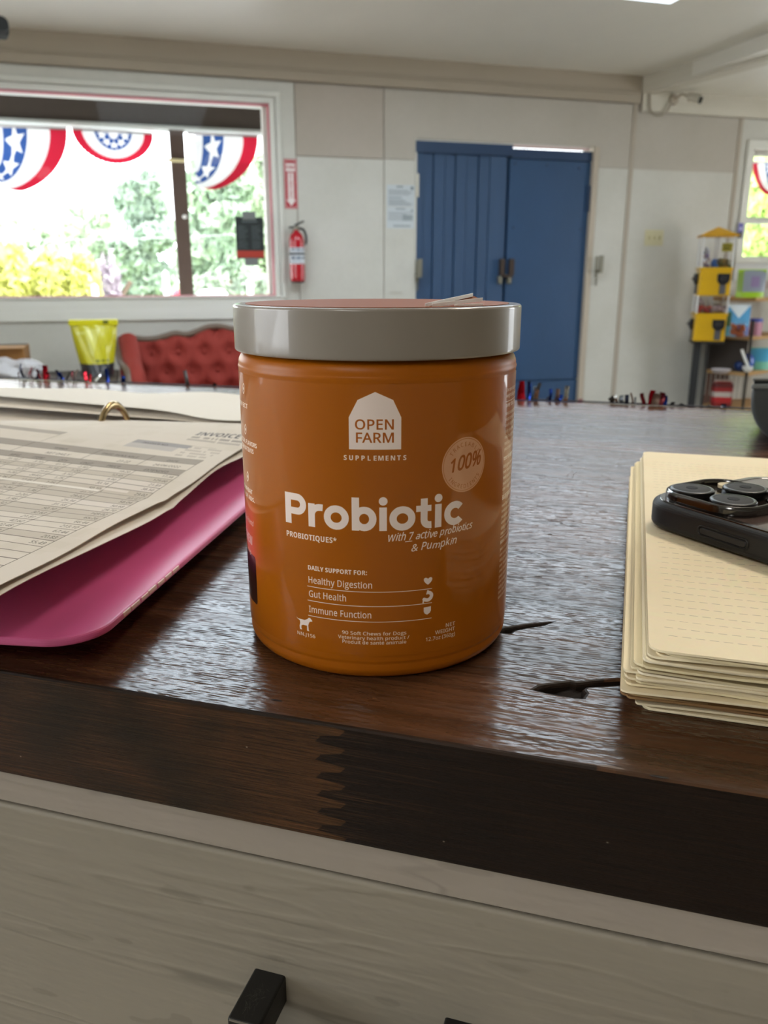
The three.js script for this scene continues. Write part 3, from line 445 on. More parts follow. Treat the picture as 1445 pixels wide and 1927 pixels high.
  shape([[14.6, 24.2], [17, 24.4], [17, 22.9], [16.6, 22.2], [15.75, 21.7], [14.9, 22.2], [14.6, 22.9]]);
  // dog silhouette
  shape([[-26.9, 19.0], [-26.2, 18.5], [-25, 18.5], [-23.6, 18.5], [-22.6, 19.0], [-22.2, 19.5], [-21.6, 19.6], [-20.9, 18.9], [-20.8, 18.5], [-21.7, 18.3], [-22.1, 17.6], [-22.3, 16.9], [-22.2, 15.3], [-21.9, 15.0], [-22.8, 15.0], [-22.8, 16.7], [-24.3, 16.7], [-24.9, 16.4], [-25.0, 15.6], [-24.7, 15.0], [-25.6, 15.0], [-25.7, 16.2], [-25.4, 17.1], [-25.5, 18.0], [-26.4, 18.4]]);
  text('NN.J1S6', -26.8, -19.8, 13.0, 1.15, 'sans-serif');
  text('90 Soft Chews for Dogs', -10.9, 9.2, 15.9, 1.2, 'sans-serif'); text('Veterinary health product /', -12.1, 10.1, 14.4, 1.2, 'sans-serif'); text('Produit de santé animale', -10.9, 9.2, 12.9, 1.2, 'sans-serif');
  text('NET', 22.2, 25.9, 16.3, 1.25, 'sans-serif'); text('WEIGHT', 18.6, 25.9, 14.6, 1.25, 'sans-serif'); text('12.7oz (360g)', 15.3, 26, 12.75, 1.25, 'sans-serif');
  // round seal
  c.fillStyle = '#d9a27c'; c.beginPath(); c.arc(X(28.2), Y(67.8), 8.4 * K, 0, 7); c.fill(); c.strokeStyle = '#c0783c'; c.lineWidth = 2; c.beginPath(); c.arc(X(28.2), Y(67.8), 7.9 * K, 0, 7); c.stroke();
  c.fillStyle = '#b36a2c'; c.font = `${1.75 * K}px sans-serif`; c.textAlign = 'center';
  const arc = (s, r, a0, a1, flip) => [...s].forEach((ch, i) => { const a = mix(a0, a1, i / (s.length - 1)); c.save(); c.translate(X(28.2) + r * K * Math.sin(a), Y(67.8) - r * K * Math.cos(a)); c.rotate(flip ? a + Math.PI : a); c.fillText(ch, 0, 0); c.restore(); });
  arc('TRACEABLE', 5.7, -0.95, 0.95); arc('INGREDIENTS', 7.2, Math.PI + 0.95, Math.PI - 0.95, true);
  c.textAlign = 'left'; scrawl('100%', 22.1, 65.9, 12.6, -0.1, 5.6, '#a65a1c', 0.3);
  // right panel: small print in two languages, cut by rules
  const words = 'For use in dogs only Feeding guide weight daily give chews whole or crumbled over food Ingredients pumpkin flax seed coconut glycerin tapioca oat yeast store in a cool dry place'.split(' ');
  let y = 87.4, wi = 0; const rules = [84.6, 66.8, 54.2, 40]; let next = 0;
  while (y > 17.5) { if (next < rules.length && y < rules[next]) { line([[48.9, rules[next] - 0.3], [74, rules[next] - 0.3]], 0.22); next++; y -= 1.2; } let s = ''; while (s.length < 34) s += words[wi++ % words.length] + ' '; const head = next > 0 && Math.abs(y - (rules[next - 1] - 2.2)) < 1.4; c.font = `${head ? 'bold ' : ''}${(head ? 2.1 : 1.6) * K}px sans-serif`; c.fillStyle = ink; c.fillText(s, X(49), Y(y)); y -= head ? 2.4 : 1.9; }
});
{
  const t = thing('supplement_jar', 'orange plastic jar with white lid standing on the dark counter, its label reading Probiotic', 'jar', JAR);
  const r = JR, mm = (pts) => pts.map(([a, b]) => [a / 1000, b / 1000]), R = r * 1000;
  const arcs = (cx, cy, rad_, a0, a1, n = 8) => Array.from({ length: n + 1 }, (_, i) => { const a = rad(mix(a0, a1, i / n)); return [cx + rad_ * Math.cos(a), cy + rad_ * Math.sin(a)]; });
  const prof = [[0, 1.2], [R - 12, 1.0], [R - 7.5, 0], [R - 4.9, 0], ...arcs(R - 4.8, 4.6, 4.6, -85, -8, 8), [R - 0.35, 5.6], [R - 0.42, 6.0], [R - 0.2, 6.5], [R - 0.02, 7.2], [R, 92.4], [R + 0.1, 93.6], [R + 0.25, 94.1], [R + 0.1, 94.7], [R - 0.05, 95.0], ...arcs(R - 4.2, 95.2, 4.2, 5, 86, 8), [R - 5.5, 99.5], [R - 5.5, 104], [0, 104]];
  obj('jar_body', lathe(mm(prof), 128), phys('#a85c06', 0.36, { specularIntensity: 0.5, ior: 1.48 }), t);
  // the printed label follows the wall of the jar
  const y0 = 0.0088, y1 = 0.0928, lg = new THREE.CylinderGeometry(r + 0.00015, r + 0.00015, y1 - y0, 160, 4, true, -0.1 / r, 0.2 / r).translate(0, (y0 + y1) / 2, 0), uv = lg.attributes.uv, lp = lg.attributes.position;
  for (let i = 0; i < uv.count; i++) uv.setY(i, lp.getY(i) / 0.1);
  obj('label', lg, phys('#ffffff', 0.32, { map: labelMap, specularIntensity: 0.3, clearcoat: 0.55, clearcoatRoughness: 0.03, side: THREE.DoubleSide }), t);
  const L = 46.75, lid = [[0, 113.5], [L - 1.4, 113.5], ...arcs(L - 0.9, 112.6, 0.9, 85, 0, 6), [L, 100.6], ...arcs(L - 0.7, 99.9, 0.7, 0, -90, 4), [L - 3, 99.3], [L - 3, 104.2], [0, 104.2]].reverse();
  obj('lid', lathe(mm(lid), 160), phys('#8b837a', 0.3, { clearcoat: 0.6, clearcoatRoughness: 0.05 }), t);
  // orange seal on the lid, its right end lifted into a doubled flap with white paper edges
  const seal = phys('#8d4c22', 0.6, { specularIntensity: 0.5 });
  obj('lid_seal', lathe([[0, 0.1134], [0.0425, 0.1134], [0.0428, 0.1136], [0.0425, 0.1137], [0, 0.1137]], 96), seal, t);
  const edge = std('#ffffff', 0.45);
  const lines = [[0.0140, 0.0288, 0.0026], [0.0160, 0.0318, 0.0013]].map(([x0, x1, lift]) => (a) => [mix(x0, x1, a), 0.1140 + lift * a, 0.0352 - 0.012 * a]);
  obj('seal_flap', sheet(12, 4, 0.0002, (a, b) => { const p = lines[0](a), q = lines[1](a); return [mix(p[0], q[0], b), mix(p[1], q[1], b) - 0.0002, mix(p[2], q[2], b) - 0.0006]; }), seal, t);
  for (const l of lines) obj('flap_edge', sheet(12, 1, 0.0010, (a, b) => { const p = l(a); return [p[0], p[1] + 0.0005, p[2] + 0.0004 - b * 0.0012]; }), edge, t);
  obj('flap_edge', sheet(10, 1, 0.0005, (a, b) => [mix(0.0225, 0.0315, a), 0.1142, 0.0345 - a * 0.007 - b * 0.0012]), edge, t);
}
// ---------------------------------------------------------------- binder with invoices (local axes: x = p to the right, z = q towards the viewer)
const AB = rad(-8.62), BT = new V3(-0.068, COUNTER_Y, -0.525);
const onBinder = (p, h, q) => new V3(p, h, q).applyAxisAngle(new V3(0, 1, 0), AB).add(BT);
const invoiceMap = canvas(2048, 2048, (c, w, h) => {   // page 0.29 m wide (p) by 0.318 m long (q); the visible print is its right third
  const P0 = -0.2, X = (p) => (p - P0) / -P0 * w, Y = (q) => q / 0.318 * h, mx = w / 200, my = h / 318;
  c.fillStyle = '#ded9d0'; c.fillRect(0, 0, w, h);
  for (let i = 0; i < 300; i++) { c.fillStyle = `rgba(${rnd() < 0.5 ? '150,140,125' : '240,236,228'},0.05)`; c.fillRect(rr(0, w), rr(0, h), rr(20, 200), rr(20, 120)); }
  const T = (s, p, q, em, { col = '#474139', bold = false, right = false, tall = 1.9 } = {}) => { c.save(); c.translate(X(p), Y(q)); c.scale(1, my * tall / mx); c.font = `${bold ? 'bold ' : ''}${em * mx}px sans-serif`; c.fillStyle = col; c.textAlign = right ? 'right' : 'left'; c.fillText(s, 0, 0); c.restore(); };
  const rule = (p0, q0, p1, q1, lw = 3) => { c.strokeStyle = 'rgba(74,66,58,0.8)'; c.lineWidth = lw; c.beginPath(); c.moveTo(X(p0), Y(q0)); c.lineTo(X(p1), Y(q1)); c.stroke(); };
  const fill = (p0, q0, p1, q1, col) => { c.fillStyle = col; c.fillRect(X(p0), Y(q0), X(p1) - X(p0), Y(q1) - Y(q0)); };
  T('INVOICE', -0.0358, 0.0575, 6.6, { col: '#46444a', bold: true, tall: 2.1 });
  for (let i = 0; i < 2; i++) for (let k = 0; k < 26; k++) { const p = -0.0345 + k * 0.0012; if (rnd() < 0.85) fill(p, 0.062 + i * 0.0072, p + 0.0009, 0.0665 + i * 0.007, i ? 'rgba(110,106,100,0.45)' : 'rgba(80,76,74,0.6)'); }
  fill(-0.19, 0.0878, -0.0985, 0.0963, 'rgba(120,113,104,0.42)'); rule(-0.19, 0.0878, -0.0985, 0.0878, 2); rule(-0.0985, 0.0878, -0.0985, 0.116, 2); T('BILL TO', -0.15, 0.0955, 3);
  fill(-0.0575, 0.0862, -0.0255, 0.0945, 'rgba(100,104,120,0.5)'); fill(-0.0575, 0.0945, -0.03, 0.105, 'rgba(128,134,150,0.3)'); T('INVOICE NO', -0.052, 0.0937, 2.6); rule(-0.0575, 0.0862, -0.012, 0.0862, 2);
  for (let r = 0; r < 4; r++) for (let k = 0; k < 15; k++) if (rnd() < 0.8) fill(-0.0255 + k * 0.0013, 0.0885 + r * 0.0068, -0.0255 + k * 0.0013 + 0.0009, 0.092 + r * 0.0068, 'rgba(116,110,104,0.38)');
  const hdr = (q0, q1, items) => { fill(-0.2, q0, -0.0075, q1, 'rgba(108,101,92,0.5)'); rule(-0.2, q0, -0.0075, q0); rule(-0.2, q1, -0.0075, q1); items.forEach(([s, p]) => T(s, p, q1 - 0.0018, 2.6, { col: '#3f3a34' })); };
  hdr(0.1172, 0.1285, [['SHIP', -0.125], ['TERMS', -0.0855], ['PAGE AVAILABLE', -0.059], ['DATE', -0.024]]);
  [['30 AR', -0.125], ['NET DAILY', -0.0835], ['23 22', -0.0455], ['24/06/2022', -0.0265]].forEach(([s, p]) => T(s, p, 0.1375, 2.7));
  for (const p of [-0.1, -0.0625, -0.0335, -0.0075]) rule(p, 0.1172, p, 0.1405);
  hdr(0.1405, 0.1502, [['MFG', -0.096], ['ITEM', -0.084], ['QTY', -0.0705], ['UNIT', -0.059], ['PRICE', -0.0455], ['EXTENDED', -0.0265]]);
  const cols = [-0.153, -0.139, -0.126, -0.113, -0.1, -0.0868, -0.0738, -0.0617, -0.0508, -0.029, -0.0075], q0 = 0.1502, dq = 0.00735, rows = 20;
  const ext = ['17.38', '129.00', '21.89', '38.50', '29.02', '83.47', '58.04', '50.68', '29.70', '149.02', '65.26', '66.44', '213.10', '67.44', '20.83', '55.49'], unit = ['18.20', '12.45', '9.90', '33.18', '50.10', '41.71', '29.02', '25.34', '31.18', '50.10', '32.63', '21.81', '42.62', '22.48', '20.83', '7.83'], disc = ['2.50', '1.20', '3.10', '1.75', '2.05', '1.83', '1.36', '2.20', '1.98', '1.32', '2.60', '1.79', '1.22', '.60', '.83', '1.10'];
  for (let i = 0; i < rows; i++) {
    const q = q0 + dq * i; if ([1, 4, 5, 6, 9, 10, 14].includes(i)) fill(cols[0], q, cols[10], q + dq, 'rgba(140,130,116,0.22)'); if ([2, 3, 7].includes(i)) fill(-0.035, q, cols[10], q + dq, 'rgba(232,228,224,0.4)');
    rule(-0.2, q, cols[10], q, i % 3 ? 3 : 4);
    if (i > 15) continue;
    const b = q + dq - 0.0021, em = 2.25;
    T(ext[i], -0.0088, b, em, { right: true }); T(unit[i], -0.0303, b, em, { right: true }); T(disc[i], -0.0518, b, em, { right: true }); T(unit[(i * 3 + 5) % 16], -0.0628, b, em * 0.9, { right: true }); T(disc[(i * 5 + 2) % 16], -0.0748, b, em, { right: true }); T(unit[(i * 7 + 3) % 16], -0.0878, b, em * 0.9, { right: true }); T(disc[(i * 3 + 1) % 16], -0.101, b, em, { right: true }); T(String(110 + i * 7), -0.115, b, em, { right: true });
  }
  cols.forEach((p, i) => rule(p, q0, p, i < 10 ? q0 + dq * 16 : q0 + dq * rows, 3));
  fill(-0.2, 0.184, -0.03, 0.1868, 'rgba(246,244,240,0.85)'); fill(-0.03, 0.181, -0.018, 0.1835, 'rgba(246,244,240,0.6)');
});
{
  const t = thing('ring_binder', 'open magenta ring binder lying on the counter left of the jar, papers on its rings', 'binder', BT, AB);
  const pink = phys('#d65c95', 0.45, { clearcoat: 0.5, clearcoatRoughness: 0.35 });
  const cover = (x0, x1, z0, z1, corners, hf) => { const g = lying(rrect(x0, -z1, x1, -z0, corners), 0.003, 0.0011, 14, 3), p = g.attributes.position; for (let i = 0; i < p.count; i++) p.setY(i, p.getY(i) + hf(p.getX(i), p.getZ(i))); g.computeVertexNormals(); return g; };
  obj('front_cover', cover(-0.3, 0.0205, 0.026, 0.2945, [0, 0.017, 0, 0], (x, z) => 0.004 + 0.0052 * smooth(-0.25, 0.02, x) + 0.0006 * (z / 0.29)), pink, t);
  obj('back_cover', cover(-0.3, 0.0205, -0.15, -0.026, [0, 0, 0.012, 0], () => 0.0042), pink, t);
  obj('spine', cover(-0.3, 0.0205, -0.0255, 0.0255, 0, () => 0.0008), pink, t);
  // the clear film along the edge has worn through near the corner
  const wear = std('#e6c4bd', 0.4);
  for (let i = 0; i < 7; i++) { const z = 0.222 + i * 0.0071, x = 0.0204; obj('worn_edge', box(x - 0.0008 - rr(0, 0.0005), x + 0.0003, 0.0108, 0.01225 + rr(0, 0.0002), z, z + rr(0.0055, 0.0068), 0.0003), wear, t); }
  obj('ring_plate', box(-0.285, 0.01, 0.0045, 0.0085, -0.011, 0.011, 0.0015), M.steel, t);
  for (const x of [-0.115, -0.223]) obj('ring', new THREE.TorusGeometry(0.0195, 0.0019, 10, 36, Math.PI).rotateY(Math.PI / 2 - 0.12).scale(1, 1.5, 1).translate(x, 0.0095, 0), phys('#b59f78', 0.2, { metalness: 1 }), t);
}
function bindPaper(name, label, group, at, map, tone) { const o = obj(name, sheet(56, 40, 0.00025, at), new THREE.MeshStandardMaterial({ color: new THREE.Color(tone), roughness: 0.75, map })); o.position.copy(BT); o.rotation.y = AB; return tag(o, label, 'paper', group); }
{
  const near = (p, q) => { const L = 0.0295 + 0.08 * clamp(-p, 0, 0.17), top = 0.0305 - 0.03 * Math.max(0, -p - 0.1); return mix(top, L, smooth(0, 0.1, q)) + 0.006 * smooth(0.2, 0.31, q) - 0.012 * smooth(0.008, -0.012, q) + 0.0006 * Math.sin(q * 62 + p * 30) * smooth(-0.05, 0, p) - 0.0008 * Math.exp(-(((q - 0.1875) / 0.003) ** 2)); };
  const uvPage = (o) => { const g = o.geometry, u = g.attributes.uv, p = g.attributes.position; for (let i = 0; i < u.count; i++) u.setXY(i, (p.getX(i) + 0.2) / 0.2, 1 - clamp(p.getZ(i) / 0.318)); return o; };
  invoiceMap.wrapS = THREE.ClampToEdgeWrapping;
  uvPage(bindPaper('invoice_page', 'top printed invoice page in the magenta binder', 'papers in the magenta binder', (a, b) => { const q = mix(-0.012, 0.318, b), x = mix(-0.29, 0.0012 + 0.0012 * Math.sin(q * 45 + 1.2), Math.pow(a, 0.6)); return [x, near(x, q), q]; }, invoiceMap, '#f6f4f1'));
  bindPaper('invoice_page', 'blank looking page peeking out under the top invoice page', 'papers in the magenta binder', (a, b) => { const q = mix(-0.012, 0.3185, b), x = mix(-0.29, 0.004 + 0.001 * Math.sin(q * 30 + 1), Math.pow(a, 0.6)); return [x, near(x, q) - 0.0008 - 0.0026 * smooth(-0.05, 0.002, x) * (0.35 + 0.65 * Math.sin(q * 21 + 0.4) ** 2), q]; }, null, '#e0dacf');
  const deep = ['third page down in the magenta binder, under the two upper pages', 'lowest page in the magenta binder, next to its near cover'];
  for (let k = 0; k < 2; k++) bindPaper('invoice_page', deep[k], 'papers in the magenta binder', (a, b) => { const q = mix(-0.012, 0.29 - 0.006 * k, b), x = mix(-0.29, -0.03 - 0.012 * k, a); return [x, mix(near(x, q) - 0.006, 0.0135, (k + 0.6) / 2.2), q]; }, null, ['#d4cec2', '#cfc8bb'][k]);
  // turned pages: free near edge lifted to the left, layers below it
  const q0 = (p) => -0.003 - 0.036 * smooth(-0.035, -0.11, p) - 0.045 * clamp((-p - 0.1) / 0.15, 0, 1.4);
  const back = (x, q) => { const d = clamp((q0(x) - q) / 0.07); return 0.0305 + 0.0016 * Math.sin(d * 3) - 0.0025 * smooth(-0.06, 0.0, x) * d + 0.0011 * Math.sin(x * 60 + 1.1) * smooth(0.3, 1, d) - 0.0005; };
  const tl = ['pale top page turned over onto the far cover of the magenta binder', 'second turned page, its shaded edge showing behind the ring', 'lowest turned page, showing as a thin band behind the ring'];
  for (let k = 0; k < 3; k++) bindPaper('turned_page', tl[k], 'papers turned over in the binder', (a, b) => { const x = mix(-0.3, 0.006, a), e = mix(q0(x) * [1, 0.8, 0.5][k], -0.122 + 0.012 * smooth(-0.09, 0.0, x), 1 - b); return [x, back(x, Math.min(e, q0(x))) - [0, 0.0045, 0.0105][k] * (0.35 + 0.65 * smooth(-0.03, -0.12, x)) - k * 0.0006 - 0.004 * k * smooth(0.02, 0.0, q0(x) - e) * 0, e]; }, null, ['#e9e6de', '#d8cfc2', '#cbc1b4'][k]);
}

// ---------------------------------------------------------------- stack of lined paper (counter axes)
const pageMap = canvas(1024, 1300, (c, w, h) => {   // 0.216 x 0.27 m
  c.fillStyle = '#f0e2c1'; c.fillRect(0, 0, w, h);
  for (let i = 0; i < 160; i++) { const x = rr(0, w), y = rr(0, h), r = rr(30, 160), g = c.createRadialGradient(x, y, 0, x, y, r); g.addColorStop(0, rnd() < 0.6 ? 'rgba(214,190,140,0.10)' : 'rgba(250,240,210,0.12)'); g.addColorStop(1, 'rgba(220,200,150,0)'); c.fillStyle = g; c.fillRect(x - r, y - r, 2 * r, 2 * r); }
  c.strokeStyle = 'rgba(130,118,98,0.6)'; c.lineWidth = 1.2; c.setLineDash([11, 6]);
  for (let i = 0; i < 41; i++) { const y = (0.0265 + i * 0.0057) / 0.27 * h; c.beginPath(); c.moveTo(0.0048 / 0.216 * w + rr(-3, 3), y); c.lineTo(w - 60, y); c.stroke(); }
});
{
  const t = thing('notepad', 'thick stack of cream lined paper on brown card, under the phone', 'notepad', new V3(0, COUNTER_Y, 0), AC);
  const cream = ['#eee0bd', '#e8dab4', '#f0e5ca', '#e0d2aa', '#e9dab6'].map((x) => std(x, 0.8)), card = ['#a07c50', '#b79a6c', '#8f6c46'].map((x) => std(x, 0.85)), top = new THREE.MeshStandardMaterial({ roughness: 0.75, map: pageMap });
  const N = 34, HH = 0.0262;
  let x0 = 0.0075, z1 = -0.227;
  for (let i = 0; i < N; i++) {
    const k = i / (N - 1), last = i === N - 1, th = HH / N * 0.86;
    // bottom cards sit back, the middle sticks out most to the left, the top sheets lean to the front
    const left = (i < 5 ? 0.0105 : i < 12 ? 0.0062 : mix(0.0062, 0.0135, (k - 0.36) / 0.64)) + rr(-0.0019, 0.0019) + (i > 12 && i < 28 && rnd() < 0.3 ? -0.002 : 0);
    const front = (i < 5 ? -0.2265 + i * 0.0006 : i < 12 ? -0.2235 : mix(-0.219, -0.2125, (k - 0.36) / 0.64)) + rr(-0.002, 0.002);
    const xa = last ? 0.0108 : left, zb = last ? -0.2105 : front, za = zb - 0.2665 + rr(-0.002, 0.002), xb = xa + 0.216, yy = (i + 1) * HH / N, ph = rr(0, 6), amp = i < 2 ? 0 : 0.00055;
    const cl = last ? 0.004 : 0.0012 + rnd() * 0.0022;
    const at = (a, b) => { let x = mix(xa, xb, a), z = mix(za, zb, b); const ex = x - xa, ez = Math.min(z - za, zb - z); if (ex < cl && ez < cl) { const dx = cl - ex, dz = cl - ez, d = Math.hypot(dx, dz); if (d > cl) { x = xa + cl - dx / d * cl; z = z - za < zb - z ? za + cl - dz / d * cl : zb - cl + dz / d * cl; } } return [x, yy + amp * Math.sin(x * 60 + ph) * smooth(-0.34, zb, z) + (last ? 0.0006 * smooth(zb - 0.02, zb, z) * Math.sin(x * 40) : 0), z]; };
    // denser near the left corners so that they round off
    const A = last ? (a) => a : (a) => a, steps = [0, 0.004, 0.009, 0.016, 0.026, 0.06, 0.12, 0.2, 0.35, 0.6, 1], zst = [0, 0.004, 0.009, 0.016, 0.026, 0.25, 0.5, 0.75, 0.9, 0.974, 0.984, 0.991, 0.996, 1];
    const pick = (list, q) => { const f = q * (list.length - 1), j = Math.min(list.length - 2, Math.floor(f)); return mix(list[j], list[j + 1], f - j); };
    const g = sheet(10, 13, th, (a, b) => at(pick(steps, a), pick(zst, b)));
    if (last) { const p = g.attributes.position, uv = g.attributes.uv; for (let q = 0; q < p.count; q++) uv.setXY(q, (p.getX(q) - xa) / 0.216, 1 - (p.getZ(q) - za) / 0.27); }
    obj(i > 3 && i < 8 ? 'card_sheet' : 'paper_sheet', g, last ? top : i > 3 && i < 8 ? card[i % 3] : cream[Math.floor(rnd() * 5)], t);
  }
}

// ---------------------------------------------------------------- phone lying on the paper
{
  const AP = Math.atan2(-0.869, 0.495);      // local x = long side towards the viewer's right, local z = away from the viewer across the phone
  const t = thing('smartphone', 'black cased smartphone with three lenses lying on the cream paper stack', 'phone', new V3(0.1012, COUNTER_Y + 0.0268, -0.3135), -rad(60.3));
  // local x: along the side (to the viewer), local z negative: across the phone (away)
  const L = 0.153, B = 0.0775, T = 0.0108;
  const cs = std('#15171b', 0.5), rim = phys('#15110f', 0.18, { clearcoat: 1, clearcoatRoughness: 0.05 });
  obj('case_shell', lying(rrect(0, 0, L, B, 0.0145), T, 0.0026, 16, 5), cs, t);
  obj('case_rim', lying((() => { const s = rrect(0.0022, 0.0022, L - 0.0022, B - 0.0022, 0.0125); s.holes.push(rrect(0.0052, 0.0052, L - 0.0052, B - 0.0052, 0.0095)); return s; })(), 0.0007, 0.0003, 14, 2).translate(0, T - 0.0003, 0), rim, t);
  obj('back_glass', lying(rrect(0.005, 0.005, L - 0.005, B - 0.005, 0.0095), 0.0006, 0.0002, 14, 1).translate(0, T - 0.0004, 0), phys('#5d4c46', 0.14, { clearcoat: 1, clearcoatRoughness: 0.03 }), t);
  // raised camera plateau: case collar, plate, three lenses, flash
  const c0 = 0.0038, c1 = 0.0435;
  obj('camera_collar', lying((() => { const s = rrect(c0, c0, c1, c1, 0.0125); s.holes.push(rrect(c0 + 0.0022, c0 + 0.0022, c1 - 0.0022, c1 - 0.0022, 0.0105)); return s; })(), 0.0031, 0.001, 18, 4).scale(1, 1.35, 1).translate(0, T - 0.0002, 0), rim, t);
  obj('camera_plate', lying(rrect(c0 + 0.001, c0 + 0.001, c1 - 0.001, c1 - 0.001, 0.011), 0.0014, 0.0003, 14, 1).translate(0, T, 0), phys('#2b2320', 0.1, { clearcoat: 1 }), t);
  for (const [x, z] of [[0.0142, 0.0142], [0.0332, 0.0142], [0.0238, 0.0334]]) {
    const l = obj('lens', lathe([[0, 0], [0.0084, 0], [0.0084, 0.0030], [0.0080, 0.0034], [0.0071, 0.0035], [0.0071, 0.0033], [0, 0.0033]], 48).translate(x, T + 0.0012, -z), phys('#141313', 0.3), t);
    obj('lens_glass', lathe([[0, 0.0036], [0.004, 0.00358], [0.0069, 0.0034], [0.0069, 0.003], [0, 0.003]], 40).translate(x, T + 0.0012, -z), phys('#2b2725', 0.55, { specularIntensity: 0.35 }), l); obj('lens_iris', new THREE.CylinderGeometry(0.0022, 0.0022, 0.0002, 24).translate(x, T + 0.0012 + 0.0036, -z), phys('#1d1a1c', 0.6, { specularIntensity: 0.2 }), l);
  }
  obj('flash', new THREE.CylinderGeometry(0.0035, 0.0035, 0.0012, 28).translate(0.0145, T + 0.0030, -0.0345), phys('#e9d9b4', 0.15), t);
  obj('depth_sensor', new THREE.CylinderGeometry(0.003, 0.003, 0.0006, 24).translate(0.0355, T + 0.0016, -0.0352), M.blackGloss, t);
  // recessed side button
  const slot = (r) => { const s = rrect(0.0305, 0.0030, 0.0515, 0.0068, 0.0018); return s; };
  obj('button_recess', extrude((() => { const s = rrect(0.0300, 0.0028, 0.0520, 0.0072, 0.0021); s.holes.push(rrect(0.0309, 0.0036, 0.0511, 0.0064, 0.0013)); return s; })(), 0.0008, 0.0003, 8, 1).translate(0, 0, -0.0003), std('#08080a', 0.5), t);
  obj('side_button', extrude(rrect(0.0310, 0.0037, 0.0510, 0.0063, 0.0013), 0.0007, 0.0003, 8, 1).translate(0, 0, -0.0003), std('#232428', 0.5), t);
}

// ---------------------------------------------------------------- grey tub and the foil fringe on the far edge
{
  const t = thing('desk_tub', 'smooth dark grey rounded tub on the counter at the right edge', 'tub', new V3(0.271, COUNTER_Y, -0.6), 0), grey = std('#4d5357', 0.42);
  // narrower and lower towards the back
  const taper = (g) => { const p = g.attributes.position; for (let i = 0; i < p.count; i++) { const d = Math.max(0, -p.getZ(i)) / 0.09; p.setX(i, 0.08 + (p.getX(i) - 0.08) * (1 - 0.52 * d)); p.setY(i, p.getY(i) * (1 - 0.27 * d)); } g.computeVertexNormals(); return g; };
  obj('tub_body', taper(extrude(rrect(0, 0, 0.16, 0.0425, [0.036, 0.036, 0.002, 0.002]), 0.09, 0.003, 18, 3).translate(0, 0, -0.09)), grey, t);
  obj('tub_rim', taper(extrude(rrect(-0.0008, 0.0415, 0.1608, 0.0455, 0.0015), 0.091, 0.001, 6, 2).translate(0, 0, -0.09)), std('#7f8688', 0.35), t);
  obj('tub_seam', taper(box(0.001, 0.159, 0.0452, 0.0478, -0.088, -0.001)), std('#23282b', 0.5), t);
  obj('tub_lid', taper(extrude(rrect(-0.0004, 0.0478, 0.1604, 0.0500, 0.001), 0.09, 0.0008, 6, 2).translate(0, 0, -0.09)), std('#8d9394', 0.4), t);
}
